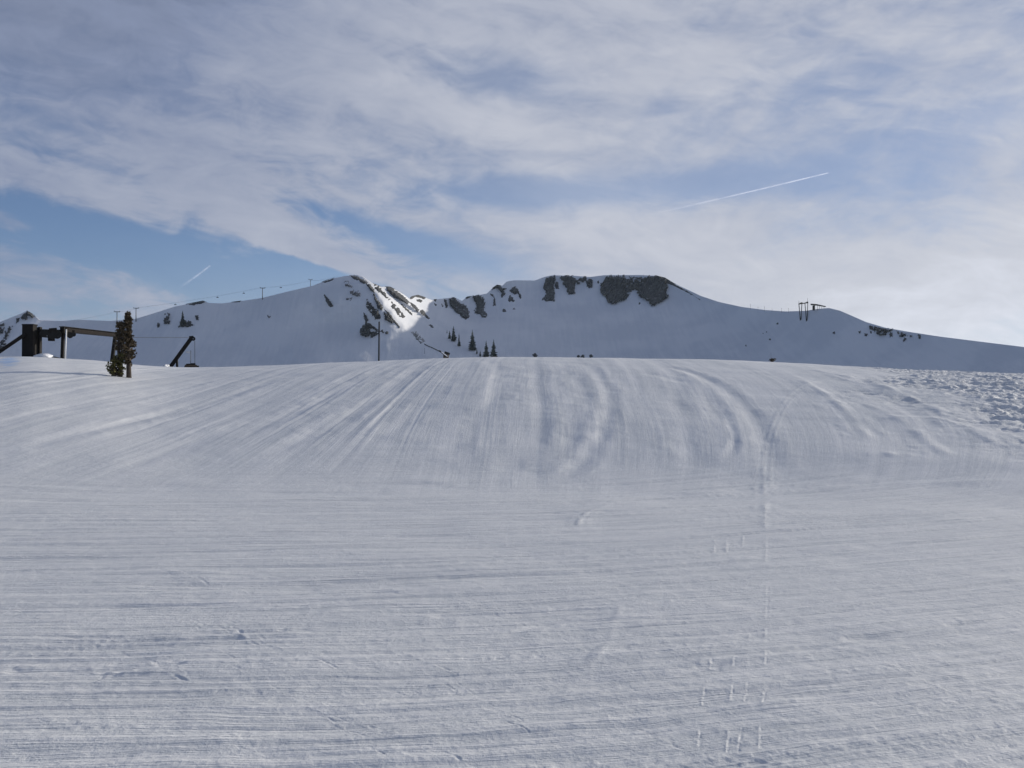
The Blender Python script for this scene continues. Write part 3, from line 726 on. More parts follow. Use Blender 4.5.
def conifer(px, ybase, ytop, kind, label):
    slim = {'slim': 0.13, 'full': 0.22}[kind]
    b = mtn_at(px, ybase, 1.0); H = (ybase - ytop) / FPX * math.hypot(b.x, b.y) * 1.03
    rz = random.random() * 6
    if kind not in protos:
        t = make_conifer(len(protos) + 3, slim, label); protos[kind] = t
        t.location = b; t.rotation_euler = (0, 0, rz); t.scale = (H, H, H); return t
    return dup(protos[kind], b, rz, (H, H, H), label)
conifer(453.5, 341, 326.2, 'full', 'tall dark conifer, the higher of the touching pair in the bowl')
conifer(449.6, 338.5, 330.5, 'full', 'short conifer leaning on the left of the touching pair in the bowl')
conifer(447, 333, 329.4, 'slim', 'tiny conifer farthest up the bowl, left of the touching pair')
conifer(459, 346, 333.8, 'slim', 'narrow conifer standing between the touching pair and the open conifer')
conifer(472.4, 349.8, 330, 'full', 'open branched conifer standing alone in the middle of the bowl trees')
conifer(476.8, 353.6, 349, 'full', 'tiny conifer just below the open branched conifer')
conifer(480.2, 356, 350.5, 'full', 'small conifer touching the left foot of the crest pair')
conifer(486.2, 360, 340.8, 'full', 'broad conifer behind the snow crest, left one of the crest pair')
conifer(493.6, 360, 339.6, 'full', 'broad conifer behind the snow crest, right one of the crest pair')
conifer(182.6, 326, 311.5, 'full', 'lone conifer among rocks on the shaded slope at left')

# ================================================================== CHAIRLIFT ON THE LEFT SKYLINE
def make_lift_tower(label, H):
    t = thing('lift_tower', label, 'lift tower', group='lift towers along the left skyline')
    build('mast', lambda bm: add_tube(bm, (0, 0, -2), (0, 0, H), 0.42, 0.30, 10), M_GALV, t)
    build('crossarm', lambda bm: add_beam(bm, (-2.3, 0, H), (2.3, 0, H), 0.5, 0.55), M_GALV, t, 0.05)
    for s in (-1, 1):
        sh = build('sheave_train', lambda bm: add_beam(bm, (2.1 * s, -1.6, H + 0.42), (2.1 * s, 1.6, H + 0.42), 0.3, 0.35), M_STEEL, t)
        for k in range(4):
            build('wheel', lambda bm: add_tube(bm, (2.1 * s - 0.12, -1.3 + 0.87 * k, H + 0.62), (2.1 * s + 0.12, -1.3 + 0.87 * k, H + 0.62), 0.25, None, 10), M_RUBBER, sh)
    return t
tower_spots = [(117, 324, 312, 'leftmost lift tower on the skyline, showing just left of the pine top'),
               (136, 319.5, 308.3, 'lift tower on the skyline just right of the pine top'),
               (262.5, 299, 287.8, 'lift tower midway up the left skyline, standing clear against the sky'),
               (310.5, 287.6, 281, 'highest lift tower on the left skyline, closest to the peak')]
tops = []; proto_tower = None
for (px, yb, yt, lb) in tower_spots:
    r0 = float(ridge_r(px)) - 4; b = at(px, yb, r0); H = (yb - yt) / FPX * r0 - 0.6
    if proto_tower is None:
        TH = 10.0; proto_tower = make_lift_tower(lb, TH); tw = proto_tower
        tw.location = b; tw.scale = (H / TH,) * 3
    else: tw = dup(proto_tower, b, 0, (max(0.75, H / TH),) * 3, lb)
    nxt = -R(62); tw.rotation_euler = (0, 0, R(20)); tops.append(at(px, yt, r0))
end = at(337, 276.5, float(ridge_r(337)) + 6); start = at(60, 322, float(ridge_r(60)) + 4)
line = [start] + tops + [end]
def sag_pts(a, b, s, n=10): return [a.lerp(b, k / n) + Vector((0, 0, -4 * s * (k / n) * (1 - k / n))) for k in range(n + 1)]
cab = build('lift_cable', lambda bm: [add_path(bm, [p + Vector((ox, 0, .3)) for i in range(len(line) - 1) for p in sag_pts(line[i], line[i + 1], 1.2)[(1 if i else 0):]], 0.035, 5) for ox in (-1.6, 1.6)], M_CABLE)
tag(cab, 'thin lift cables strung between the towers along the left skyline', 'cable')
def make_chair(label):
    t = thing('lift_chair', label, 'lift chair', group='chairs hanging from the skyline lift cable')
    build('hanger', lambda bm: add_path(bm, [(0, 0, 0), (0, 0.1, -1.2), (0, 0.35, -1.7)], 0.08, 6), M_STEEL, t)
    build('seat', lambda bm: add_beam(bm, (-1.0, 0.1, -1.9), (1.0, 0.1, -1.9), 0.5, 0.14), M_RUBBER, t)
    build('backrest', lambda bm: add_beam(bm, (-1.0, 0.38, -1.55), (1.0, 0.38, -1.55), 0.1, 0.55), M_RUBBER, t)
    return t
ch0 = None
for i, (seg, f, lb) in enumerate([(2, .30, 'lift chair hanging lowest on the long skyline cable span'), (2, .66, 'lift chair halfway along the long skyline cable span'), (2, .84, 'lift chair on the long cable span just left of the clear lift tower'),
                                  (3, .42, 'lift chair between the clear tower and the highest tower'), (4, .45, 'lift chair above the highest tower, nearest the peak')]):
    a = line[seg]; b = line[seg + 1]; p = a.lerp(b, f) + Vector((-1.6 if i % 2 else 1.6, 0, .3 - 4 * 1.2 * f * (1 - f)))
    if ch0 is None: ch0 = make_chair(lb); ch0.location = p; ch0.rotation_euler = (0, 0, R(15))
    else: dup(ch0, p, R(15), (1, 1, 1), lb)

# ================================================================== TOP STATION ON THE RIGHT RIDGE
def pt_r(px, py, r): return at(px, py, r)
f1 = mtn_at(800.6, 319.6, 0); f2 = mtn_at(806.7, 320.4, 0)
rt = math.hypot(f1.x, f1.y)
tw = thing('lift_tower', 'tall twin lift tower with two V shaped legs on the right ridge', 'lift tower', f1)
off = Matrix.Translation(-f1)
for (fx, fy, la, lb_, yt) in ((800.6, 319.6, 798.9, 801.9, 303.8), (806.7, 320.4, 804.9, 807.8, 302.8)):
    rfoot = float(mtn_r(fx, fy)); foot = at(fx, fy + 0.8, rfoot - 0.8)
    for k, tx in enumerate((la, lb_)):
        build('leg', lambda bm: add_beam(bm, off @ (foot + Vector((0.25 * (1 if k else -1), 0, 0))), off @ at(tx, yt, rt + 0.2 * k), 0.62, 0.62, .5, .5), M_STEEL, tw)
build('crossbeam', lambda bm: add_beam(bm, off @ at(798.4, 304.1, rt - .6), off @ at(808.3, 302.6, rt - .6), 1.0, 0.75), M_STEEL, tw, .05)
build('sheave_train', lambda bm: [add_beam(bm, off @ at(800 + 6 * q, 303.4 - .9 * q, rt - 2.4), off @ at(802.2 + 5.6 * q, 302.6 - .6 * q, rt + 2), 0.6, 0.8) for q in (0, 1)], M_RUBBER, tw)
build('mast', lambda bm: add_tube(bm, off @ at(807.6, 303, rt), off @ at(807.5, 298.2, rt), 0.16, .10, 6), M_STEEL, tw)
build('mast', lambda bm: add_tube(bm, off @ at(798.9, 304, rt), off @ at(798.8, 300.6, rt), 0.16, .10, 6), M_STEEL, tw)

rs = float(ridge_r(817)) - 2; s0 = at(817, 309.5, rs); off = Matrix.Translation(-s0)
st = thing('lift_station', 'small lift top station with a flat dark roof on posts on the right ridge', 'lift station', s0)
build('roof', lambda bm: (add_beam(bm, off @ at(810.6, 304.4, rs), off @ at(818, 305.0, rs), 3.5, 1.0), add_beam(bm, off @ at(818, 305.1, rs), off @ at(825.6, 306.6, rs + 1), 3.2, .85, 2.6, .6)), M_STEEL, st, .04)
build('booth', lambda bm: add_beam(bm, off @ at(813.7, 310.4, rs), off @ at(813.7, 305.6, rs), 1.7, 1.7), M_STEEL, st, .04)
for q in (817.6, 819.6, 821.8, 824):
    build('post', lambda bm: add_beam(bm, off @ at(q, 310.4, rs), off @ at(q, 305.6 + (q - 817) * .12, rs), .22, .22), M_STEEL, st)

mp = None
for (px, hpx, lb) in [(750.5, 4.2, 'leftmost thin marker pole on the ridge left of the twin tower'), (758, 2.4, 'short marker pole, second from the left on the ridge'), (764.5, 3.6, 'marker pole third from the left on the ridge'),
                      (772, 2.0, 'short marker pole in the middle of the ridge row'), (781.5, 3.0, 'thick short marker pole on the ridge left of the paired posts'), (788.5, 3.2, 'marker pole closest to the twin tower on the ridge')]:
    r0 = float(ridge_r(px)) - 1; yb = float(ridge_y(px)) + .3; b = at(px, yb, r0); H = hpx / FPX * r0
    if mp is None:
        mp = thing('marker_pole', lb, 'marker pole', b, group='marker poles along the right ridge'); mp.scale = (1, 1, H)
        build('shaft', lambda bm: add_tube(bm, (0, 0, -.3), (0, 0, 1), .11, .09, 6), M_GALV, mp)
        build('cap', lambda bm: add_tube(bm, (0, 0, .86), (0, 0, 1.02), .17, .17, 6), M_STEEL, mp)
    else: dup(mp, b, 0, (1, 1, H), lb)

# ================================================================== POLE, SHED AND FENCE BEHIND THE CREST
rp = 260.0; b = at(377.2, 361, rp); gz = float(ground_z(b.x, b.y))
pl = thing('utility_pole', 'tall thin dark pole rising behind the snow crest under the pointed peak', 'pole', (b.x, b.y, gz))
tp_ = at(379.2, 322.2, rp) - Vector((b.x, b.y, gz))
build('mast', lambda bm: add_tube(bm, (0, 0, -1), tp_, .26, .19, 8), M_STEEL, pl)
build('crossarm', lambda bm: add_beam(bm, tp_ + Vector((-.7, 0, -2.4)), tp_ + Vector((.8, 0, -2.3)), .16, .18), M_STEEL, pl)
build('cap', lambda bm: add_tube(bm, tp_ + Vector((0, 0, -.2)), tp_ + Vector((0, 0, .15)), .2, .16, 8), M_STEEL, pl)

rsd = 500.0; sb = at(446, 360, rsd)
sh = thing('shed', 'small dark shed with a snow edged slanting roof just behind the crest', 'shed', sb)
off = Matrix.Translation(-sb)
build('wall', lambda bm: add_beam(bm, off @ at(446, 364, rsd), off @ at(446, 354.4, rsd), 2.6, 2.2), M_WOOD, sh)
build('roof', lambda bm: add_beam(bm, off @ at(439.4, 350.6, rsd), off @ at(447.6, 357.2, rsd - 1), 2.6, .42), M_STEEL, sh)
build('snow_cover', lambda bm: add_beam(bm, off @ at(441.4, 351.9, rsd - 1.5), off @ at(447.3, 356.4, rsd - 2.6), .5, .36), M_SNOWLUMP, sh)
build('dormer', lambda bm: add_beam(bm, off @ at(444.4, 352.4, rsd + 2), off @ at(449.8, 354.2, rsd + 2), 2.0, 1.2), M_STEEL, sh)
def fence(bm):
    P = [(424.5, 344.2), (428, 346), (432, 347.6), (436, 349.6), (440, 351.5)]
    W = [at(x, y, float(mtn_r(x, y)) - 1.5) for x, y in P]
    for a, b_ in zip(W, W[1:]): add_beam(bm, a, b_, .15, .75)
fr = thing('snow_fence', 'low dark snow fence running down from the bench to the shed', 'fence', at(432, 349, 650))
off_f = -fr.location
def shifted(fn, v):
    def g(bm):
        fn(bm)
        for q in bm.verts: q.co += v
    return g
build('netting', shifted(fence, off_f), M_RUST, fr)
for (x, y) in ((424.5, 344.2), (432, 347.6), (440, 351.5)):
    q = at(x, y, float(mtn_r(x, y)) - 1.5) + off_f
    build('post', lambda bm: add_beam(bm, q + Vector((0, 0, -1.6)), q + Vector((0, 0, .7)), .2, .2), M_STEEL, fr)
kb = mtn_at(424.6, 353.5, .5)
mk = thing('marker_pole', 'grey marker pole at the lower edge of the sunlit snow bench', 'marker pole', kb)
build('shaft', lambda bm: add_tube(bm, (0, 0, -.6), (0, 0, 4.6), .13, .11, 6), M_GALV, mk)
build('cap', lambda bm: add_tube(bm, (0, 0, 4.4), (0, 0, 4.75), .2, .18, 6), M_STEEL, mk)

# ================================================================== OLD LIFT LOADING STRUCTURE AT LEFT
RL = 57.0
def L(px, py, r=RL): return at(px, py, r)
gb = ground_hit(44, 358); base = L(44, 357)
ls = thing('chairlift_drive', 'dark steel lift frame with a tall box housing and long beam, left of the pine', 'lift drive', base)
off = Matrix.Translation(-base)
def B(name, fn, mat, parent=ls, bevel=.012): 
    def g(bm):
        fn(bm)
        for q in bm.verts: q.co = off @ q.co
    return build(name, g, mat, parent, bevel)
hs_ = B('housing', lambda bm: add_beam(bm, L(29.2, 359), L(29.6, 324.8), .56, .45), M_STEEL)
B('side_panel', lambda bm: add_beam(bm, L(36.2, 359, RL + .3), L(36.6, 327.4, RL + .3), .30, .28), M_RUST, hs_)
B('corner_post', lambda bm: add_beam(bm, L(39.7, 359, RL + .2), L(40.0, 327.0, RL + .2), .12, .25), M_STEEL, hs_)
B('lid', lambda bm: add_beam(bm, L(29.8, 325.4), L(29.8, 324.3), .60, .5), M_STEEL, hs_)
B('brace', lambda bm: add_beam(bm, L(-14, 361), L(25, 334.4, RL - .2), .17, .17), M_STEEL)
mc = B('drive_arm', lambda bm: add_beam(bm, L(39.5, 331.8), L(74, 332.8, RL + .5), .30, .26), M_STEEL)
for (px, py, rw) in ((43.5, 333.2, .20), (48.0, 332.6, .17), (52.5, 334.2, .25), (57.0, 334.6, .22), (70, 335.2, .16), (73.5, 334.4, .12)):
    B('sheave', lambda bm: add_tube(bm, L(px, py, RL - .22), L(px, py, RL + .16), rw, None, 16), M_RUBBER, mc, .01)
B('counterweight', lambda bm: add_beam(bm, L(51.4, 341.0), L(51.4, 336), .24, .3), M_STEEL, mc)
B('bearing_block', lambda bm: add_beam(bm, L(49, 330.6, RL - .1), L(57, 330.0, RL - .1), .3, .22), M_STEEL, mc)
B('guard', lambda bm: add_beam(bm, L(42, 336.4, RL + .4), L(50, 337.2, RL + .4), .16, .08), M_RUST, mc)
p1 = B('post', lambda bm: add_beam(bm, L(62.2, 361), L(63.4, 327.4), .15, .16), M_STEEL)
B('base_plate', lambda bm: add_beam(bm, L(60.9, 358.6), L(64.6, 358.6), .26, .07), M_STEEL, p1)
p2 = B('post', lambda bm: add_beam(bm, L(111.2, 367.5, RL + 2.6), L(115.4, 335.0, RL + 2.6), .17, .17), M_STEEL)
B('cap_plate', lambda bm: add_beam(bm, L(112.8, 334.4, RL + 2.6), L(118.4, 335.4, RL + 2.6), .26, .16), M_STEEL, p2)
bmx = B('beam', lambda bm: add_beam(bm, L(61.4, 329.0), L(117.4, 334.8, RL + 2.6), .22, .27, .20, .20), M_STEEL_BROWN)
B('flange', lambda bm: (add_beam(bm, L(61.2, 326.6), L(117.4, 333.0, RL + 2.6), .34, .035), add_beam(bm, L(61.4, 331.6), L(117.4, 336.8, RL + 2.6), .34, .035)), M_STEEL, bmx, .004)
for px in (63.5, 80, 98):
    B('stiffener', lambda bm: add_beam(bm, L(px, 331.0 + (px - 62) * .103, RL - .02 + (px - 62) * .047), L(px, 326.9 + (px - 62) * .116, RL - .02 + (px - 62) * .047), .03, .32), M_STEEL, bmx, .004)

wp = thing('marker_pole', 'slim white pole leaning against the left post of the lift frame', 'marker pole', L(65.2, 359, RL - .3))
off = Matrix.Translation(-wp.location)
B('shaft', lambda bm: add_tube(bm, L(65.1, 361, RL - .3), L(66.3, 328.6, RL - .3), .038, .038, 10), M_WHITE, wp, 0)
B('cap', lambda bm: add_tube(bm, L(66.28, 329.2, RL - .3), L(66.33, 328.3, RL - .3), .046, .046, 10), M_RUBBER, wp, 0)

c0 = L(117.6, 337.2, RL + 2.6); c1 = L(190.5, 337.4, RL + 6.4)
cb = build('pull_cable', lambda bm: add_path(bm, sag_pts(c0, c1, .02, 14), .013, 6), M_CABLE)
tag(cb, 'taut thin cable from the lift frame to the leaning beam, passing behind the pine', 'cable')

lg = ground_hit(171, 366.6); RB = math.hypot(lg.x, lg.y); RB = max(RB, RL + 4)
lb_ = thing('leaning_beam', 'dark steel beam leaning to the right out of the snow with a short prop', 'beam', L(171, 367, RB))
off = Matrix.Translation(-lb_.location)
B('arm', lambda bm: add_beam(bm, L(168.4, 369.6, RB), L(191.6, 337.8, RB), .22, .22), M_STEEL, lb_)
hd = B('pulley', lambda bm: add_tube(bm, L(193.3, 338.8, RB - .14), L(193.3, 338.8, RB + .14), .12, None, 18), M_RUBBER, lb_, .012)
B('axle', lambda bm: add_tube(bm, L(193.3, 338.8, RB - .2), L(193.3, 338.8, RB + .2), .04, None, 10), M_GALV, hd, 0)
B('bracket', lambda bm: add_beam(bm, L(189.2, 337.6, RB), L(193.6, 337.2, RB), .22, .16), M_STEEL, lb_)
B('prop', lambda bm: add_beam(bm, L(177.3, 370, RB + .1), L(176.8, 358.6, RB + .1), .11, .11), M_STEEL, lb_)

sl = thing('timber_sled', 'low dark timber sled lying on the crest right of the leaning beam', 'sled', L(191, 367.3, RB))
off = Matrix.Translation(-sl.location)
for dr in (-.25, .25):
    B('runner', lambda bm: add_beam(bm, L(184.2, 367.4, RB + dr), L(199, 366.6, RB + dr), .08, .12), M_STEEL, sl)
B('deck', lambda bm: add_beam(bm, L(184.8, 365.8, RB), L(197, 365.8, RB), .7, .10), M_WOOD, sl)
B('load', lambda bm: (add_beam(bm, L(186, 364.9, RB), L(195.5, 364.6, RB), .45, .12), add_beam(bm, L(190.4, 364.2, RB), L(195.2, 364.0, RB), .35, .10)), M_STEEL, sl)
sp = thing('sign_post', 'thin twin posts with a tiny white sign beside the leaning beam', 'sign', L(191, 366, RB + .5))
off = Matrix.Translation(-sp.location)
B('post', lambda bm: add_tube(bm, L(190.6, 368.5, RB + .5), L(190.8, 350.5, RB + .5), .018, .018, 8), M_GALV, sp, 0)
B('post', lambda bm: add_tube(bm, L(194.9, 368.5, RB + .6), L(194.8, 341, RB + .6), .014, .014, 8), M_CABLE, sp, 0)
B('sign_board', lambda bm: add_beam(bm, L(186, 352.0, RB + .45), L(190, 352.4, RB + .45), .02, .08), M_WHITE, sp, 0)

# snow lumps and hose at the foot of the housing
def lump(px, py, r, sx, sy, sz, seed):
    def g(bm):
        bmesh.ops.create_icosphere(bm, subdivisions=4, radius=1.0)
        for v in bm.verts:
            c = v.co.copy(); d = 1 + .28 * float(vnoise(c.x * 1.7 + seed, c.y * 1.7 + c.z * 1.3, seed)) + .10 * float(vnoise(c.x * 5 + seed, c.y * 5 + c.z * 4, seed + 1))
            v.co = Vector((c.x * sx * d, c.y * sy * d, c.z * sz * d))
        for f in bm.faces: f.smooth = True
    o = build('snow_pile', g, M_SNOWLUMP); o.location = L(px, py, r); return o
tag(lump(43, 356.2, RL - .6, .42, .4, .14, 5), 'small heap of shovelled snow beside the foot of the box housing', 'snow pile')
tag(lump(166.2, 366.2, RB - .3, .16, .2, .10, 9), 'little bright snow lump at the foot of the leaning beam', 'snow pile')
hz = build('hose', lambda bm: add_path(bm, [L(46, 356.6, RL - .5), L(50, 356.4, RL - .5), L(55, 357.2, RL - .4), L(60, 358.4, RL - .3), L(62, 358.8, RL - .2)], .03, 8), M_RUBBER)
tag(hz, 'dark hose lying on the snow between snow heap and frame post', 'hose')

# ================================================================== PINE BY THE LIFT FRAME
g0 = ground_hit(128.6, 377.2); RT = math.hypot(g0.x, g0.y); SC = RT / FPX
pine = thing('pine_tree', 'weathered bushy pine with a bare trunk on its right, beside the lift frame', 'tree', g0)
def Tl(px, py, dr=0.0): return at(px, py, RT + dr) - g0
def tuft(bm, p, d, ln, n=9, wd=0.016):
    d = d.normalized(); s, t = frame_of(d)
    for k in range(n):
        a = random.random() * 6.283; sp_ = 0.35 + 0.5 * random.random()
        dd = (d + (s * math.cos(a) + t * math.sin(a)) * sp_).normalized(); l_ = ln * (.65 + .6 * random.random())
        sd = dd.cross(Vector((random.random() - .5, random.random() - .5, random.random() - .5))).normalized() * wd
        v = [bm.verts.new(q) for q in (p - sd * .5, p + sd * .5, p + dd * l_ * .6 + sd, p + dd * l_, p + dd * l_ * .6 - sd)]
        bm.faces.new(v)
def trunk(bm):
    add_path(bm, [Tl(129, 380), Tl(128.8, 370), Tl(128.6, 358), Tl(128.2, 345), Tl(127.6, 330), Tl(128, 313)], [.105, .095, .085, .07, .05, .012], 10)
    add_path(bm, [Tl(120.5, 379), Tl(119.5, 366, .05), Tl(118.5, 350, .1), Tl(119, 335, .1), Tl(119.6, 321, .1)], [.08, .07, .055, .04, .012], 9)
    add_path(bm, [Tl(119.8, 377), Tl(114, 370, -.1), Tl(108, 367, -.2)], [.05, .035, .012], 7)
tk = build('trunk', trunk, M_BARK, pine)
# (centre line of a stem, y range, half width left/right in pixels, number of boughs)
boughs = []
def stem(bmc, bmw, pts, n, widths, dens=1.0):
    pts = np.array(pts, float)
    for k in range(n):
        u = (k + random.random()) / n
        y = pts[0, 1] + (pts[-1, 1] - pts[0, 1]) * u
        x = np.interp(y, pts[:, 1], pts[:, 0]); wl, wr = np.interp(y, [w[0] for w in widths], [w[1] for w in widths]), np.interp(y, [w[0] for w in widths], [w[2] for w in widths])
        a = random.random() * 6.283; c, s = math.cos(a), math.sin(a)
        reach = (wr if c > 0 else wl) * (0.25 + 1.0 * random.random())
        p0 = Tl(x, y); dirv = Vector((c * reach * SC, s * .5 * (wl + wr) * SC * (0.55 + .5 * random.random()), (.10 + .35 * random.random()) * reach * SC))
        p1 = p0 + dirv
        add_path(bmw, [p0, p0.lerp(p1, .6) + Vector((0, 0, -.02)), p1], [.016, .011, .005], 5)
        m_ = max(2, int(4 * dens))
        for j in range(m_ + 2):
            f = .35 + .65 * (j + random.random()) / (m_ + 2)
            tuft(bmc, p0.lerp(p1, min(f, 1)) + Vector((random.gauss(0, .022), random.gauss(0, .022), random.gauss(0, .02))), dirv + Vector((0, 0, .25 * dirv.length)) + Vector((random.gauss(0, .05),) * 3), 0.085, 11)
bc = bmesh.new(); bw = bmesh.new()
stem(bc, bw, [(128, 313), (127.6, 330), (128.2, 345), (128.6, 365)], 150, [(311, .4, .4), (317, 1.6, 1.6), (324, 4.0, 3.0), (334, 7.5, 4.5), (345, 10, 6), (354, 10, 5.5), (360, 6, 4), (366, 3, 2)], 1.1)
stem(bc, bw, [(119.8, 323), (119.6, 335), (119, 350)], 50, [(322, .5, .6), (328, 1.8, 2.4), (336, 3.0, 4), (346, 3.5, 8), (351, 2.5, 8)], 1.0)
me = bpy.data.meshes.new('crown'); bc.to_mesh(me); bc.free(); link('crown', me, M_NEEDLE, pine)
bc = bmesh.new()
stem(bc, bw, [(117.5, 357), (117, 366), (117.5, 376)], 80, [(356, 3, 7), (362, 5.5, 7), (368, 9.5, 6.5), (373, 8.5, 6), (377, 3.5, 4)], 1.0)
me = bpy.data.meshes.new('lower_crown'); bc.to_mesh(me); bc.free(); lc = link('crown', me, M_NEEDLE_YOUNG, pine); lc['label'] = 'yellowish lower boughs'
me = bpy.data.meshes.new('branch'); bw.to_mesh(me); bw.free(); br = link('branch', me, M_BARK, pine)
br.name = 'branches'; br['kind'] = 'stuff'

# brown shrub on the crest
g1 = ground_hit(772, 361.8); RS = math.hypot(g1.x, g1.y)
shb = thing('shrub', 'small brown leafless shrub poking through the crest on the right', 'shrub', g1)
def twigs(bm):
    for k in range(34):
        a = random.random() * 6.283; s = .06 + .14 * random.random(); h = .08 + .13 * random.random()
        p0 = Vector((random.gauss(0, .05), random.gauss(0, .05), -.03)); p1 = Vector((math.cos(a) * s, math.sin(a) * s, h)); add_path(bm, [p0, p0.lerp(p1, .5) + Vector((0, 0, .03)), p1], [.008, .007, .004], 5)
    add_path(bm, [(-.03, 0, 0), (-.05, .01, .25), (-.05, .02, .5)], [.007, .005, .003], 5)
build('twigs', twigs, M_WOOD, shb)
bc = bmesh.new()
for k in range(70): tuft(bc, Vector((random.gauss(.05, .08), random.gauss(0, .08), .03 + .13 * random.random())), Vector((random.gauss(0, .5), random.gauss(0, .5), 1)), .06, 5, .008)
me = bpy.data.meshes.new('foliage'); bc.to_mesh(me); bc.free(); link('foliage', me, M_NEEDLE, shb)

# ================================================================== CONTRAILS
def mat_trail(name, strength, a0, a1):
    m, t, b = new_mat(name)
    tc = t.node('ShaderNodeTexCoord'); S = t.sep(tc.outputs['UV'])
    n = t.noise(t.xyz(t.mul(S[0], 14.0), 0.3), 1.0, 2, 0.5)
    lw = t.node('ShaderNodeLayerWeight'); lw.inputs['Blend'].default_value = 0.5
    soft = t.m('POWER', t.m('SUBTRACT', 1.0, lw.outputs['Facing']), 1.4)
    ends = t.mul(t.ss(S[0], 0.0, a0), t.ss(S[0], 1.0, a1))
    al = t.mul(t.mul(soft, ends), t.mul(t.ss(n, 0.15, 0.6), strength))
    # ice crystals scatter the sunlight through: white diffuse plus translucent, thinned by transparency
    df = t.node('ShaderNodeBsdfDiffuse'); tl = t.node('ShaderNodeBsdfTranslucent'); tr = t.node('ShaderNodeBsdfTransparent')
    for q in (df, tl): q.inputs['Color'].default_value = (.95, .95, .95, 1)
    ad = t.node('ShaderNodeAddShader'); t.l.new(df.outputs[0], ad.inputs[0]); t.l.new(tl.outputs[0], ad.inputs[1])
    mx = t.node('ShaderNodeMixShader'); t.put(mx.inputs[0], al); t.l.new(tr.outputs[0], mx.inputs[1]); t.l.new(ad.outputs[0], mx.inputs[2])
    o_ = [q for q in m.node_tree.nodes if q.type == 'OUTPUT_MATERIAL'][0]; t.l.new(mx.outputs[0], o_.inputs['Surface']); m.node_tree.nodes.remove(b)
    return m
def contrail(p0, p1, dist, w0, w1, mat, label):
    n, k = 60, 14; a = at(*p0, dist); b = at(*p1, dist); s, t_ = frame_of(b - a)
    P = np.zeros((n, k, 3))
    for i in range(n):
        u = i / (n - 1); w = (w0 + (w1 - w0) * u) / FPX * dist * (1 + .25 * math.sin(9 * u) * (1 - u)); c = a.lerp(b, u)
        c = c + t_ * (0.4 * w0 / FPX * dist * math.sin(5 * u + 1) * (1 - u))
        for j in range(k):
            q = c + s * (math.cos(j * 6.2832 / k) * w) + t_ * (math.sin(j * 6.2832 / k) * w); P[i, j] = q
    me = grid_mesh('contrail', P, wrap=True)
    uv = me.uv_layers.new(name='UVMap'); vi = np.zeros(len(me.loops), np.int32); me.loops.foreach_get('vertex_index', vi)
    uvs = np.stack([(vi // k) / (n - 1), (vi % k) / k], -1).astype(np.float32); uv.data.foreach_set('uv', uvs.ravel())
    o = link('contrail', me, mat); c = a.lerp(b, .5); me.transform(Matrix.Translation(-c)); o.location = c
    return tag(o, label, 'contrail', 'aircraft contrails in the sky')
contrail((632, 219.5), (830, 172.5), 14000, 1.3, 0.6, mat_trail('sharp contrail', .15, .9, .985), 'long bright contrail crossing the sky above the right ridge')
contrail((176, 291), (211, 265), 14000, 1.5, .8, mat_trail('faint contrail', .13, .7, .95), 'short faint contrail in the blue gap above the left ridge')

# ================================================================== SKY AND SUN
w = bpy.data.worlds.new('World'); scene.world = w; w.use_nodes = True
nt = w.node_tree; nt.nodes.clear(); t = N(nt)
sky = t.node('ShaderNodeTexSky', sky_type='NISHITA'); sky.sun_disc = False
sky.sun_elevation = R(SUN_EL); sky.sun_rotation = R(SUN_AZ); sky.altitude = 2700; sky.air_density = 1.0; sky.dust_density = 0.6; sky.ozone_density = 1.5
SKY_S = 0.088
tc = t.node('ShaderNodeTexCoord'); D = t.sep(tc.outputs['Generated'])
A = t.m('ARCTAN2', D[0], D[1]); E = t.m('ARCSINE', D[2])
# wind drawn cirrus; streaks fall to the right
wv = t.noise(t.xyz(t.mul(A, 4.0), t.mul(E, 6.0), 3.1), 1.0, 3, .5)
wx = t.lin(wv, .25, -.12)
Ew = t.add(E, t.mul(wx, .25))
n1 = t.noise(t.xyz(t.lin(A, 2.2, 1.7), t.add(t.mul(Ew, 8.5), t.mul(A, 2.0)), 0.4), 1.0, 8, .58, .3)
n2 = t.noise(t.xyz(t.lin(A, 7.0, 4.2), t.add(t.mul(Ew, 22.0), t.mul(A, 3.0)), 1.4), 1.0, 7, .62, .5)
n3 = t.noise(t.xyz(t.lin(A, 20.0, .2), t.mul(Ew, 42.0), 2.4), 1.0, 5, .6, .8)
sdot = t.m('COSINE', t.lin(A, 1.0, -R(SUN_AZ)))
def blob(ca, ce, ra, re, tilt=0.0):
    da = t.lin(A, 1.0, -ca); de = t.add(E, -ce, t.mul(da, tilt))
    return t.mul(t.gauss(t.m('DIVIDE', da, ra)), t.gauss(t.m('DIVIDE', de, re)))
n4 = t.noise(t.xyz(t.add(t.mul(A, 9.0), t.mul(E, -7.0)), t.add(t.mul(E, 13.0), t.mul(A, -2.5)), 5.2), 1.0, 8, .62, .6)
right = t.ss(A, -.05, .25)
dens = t.add(.80, t.mul(t.lin(n1, 1, -.5), 1.5), t.mul(t.lin(n2, 1, -.5), 1.1), t.mul(t.lin(n3, 1, -.5), .55), t.mul(t.mul(t.lin(n4, 1, -.5), right), 1.2))
open_ = t.add(t.ss(sdot, -.1, -.75), t.ss(E, .75, 1.2))        # clearer, bluer sky overhead and away from the sun
dens = t.add(dens, t.mul(open_, -.40))
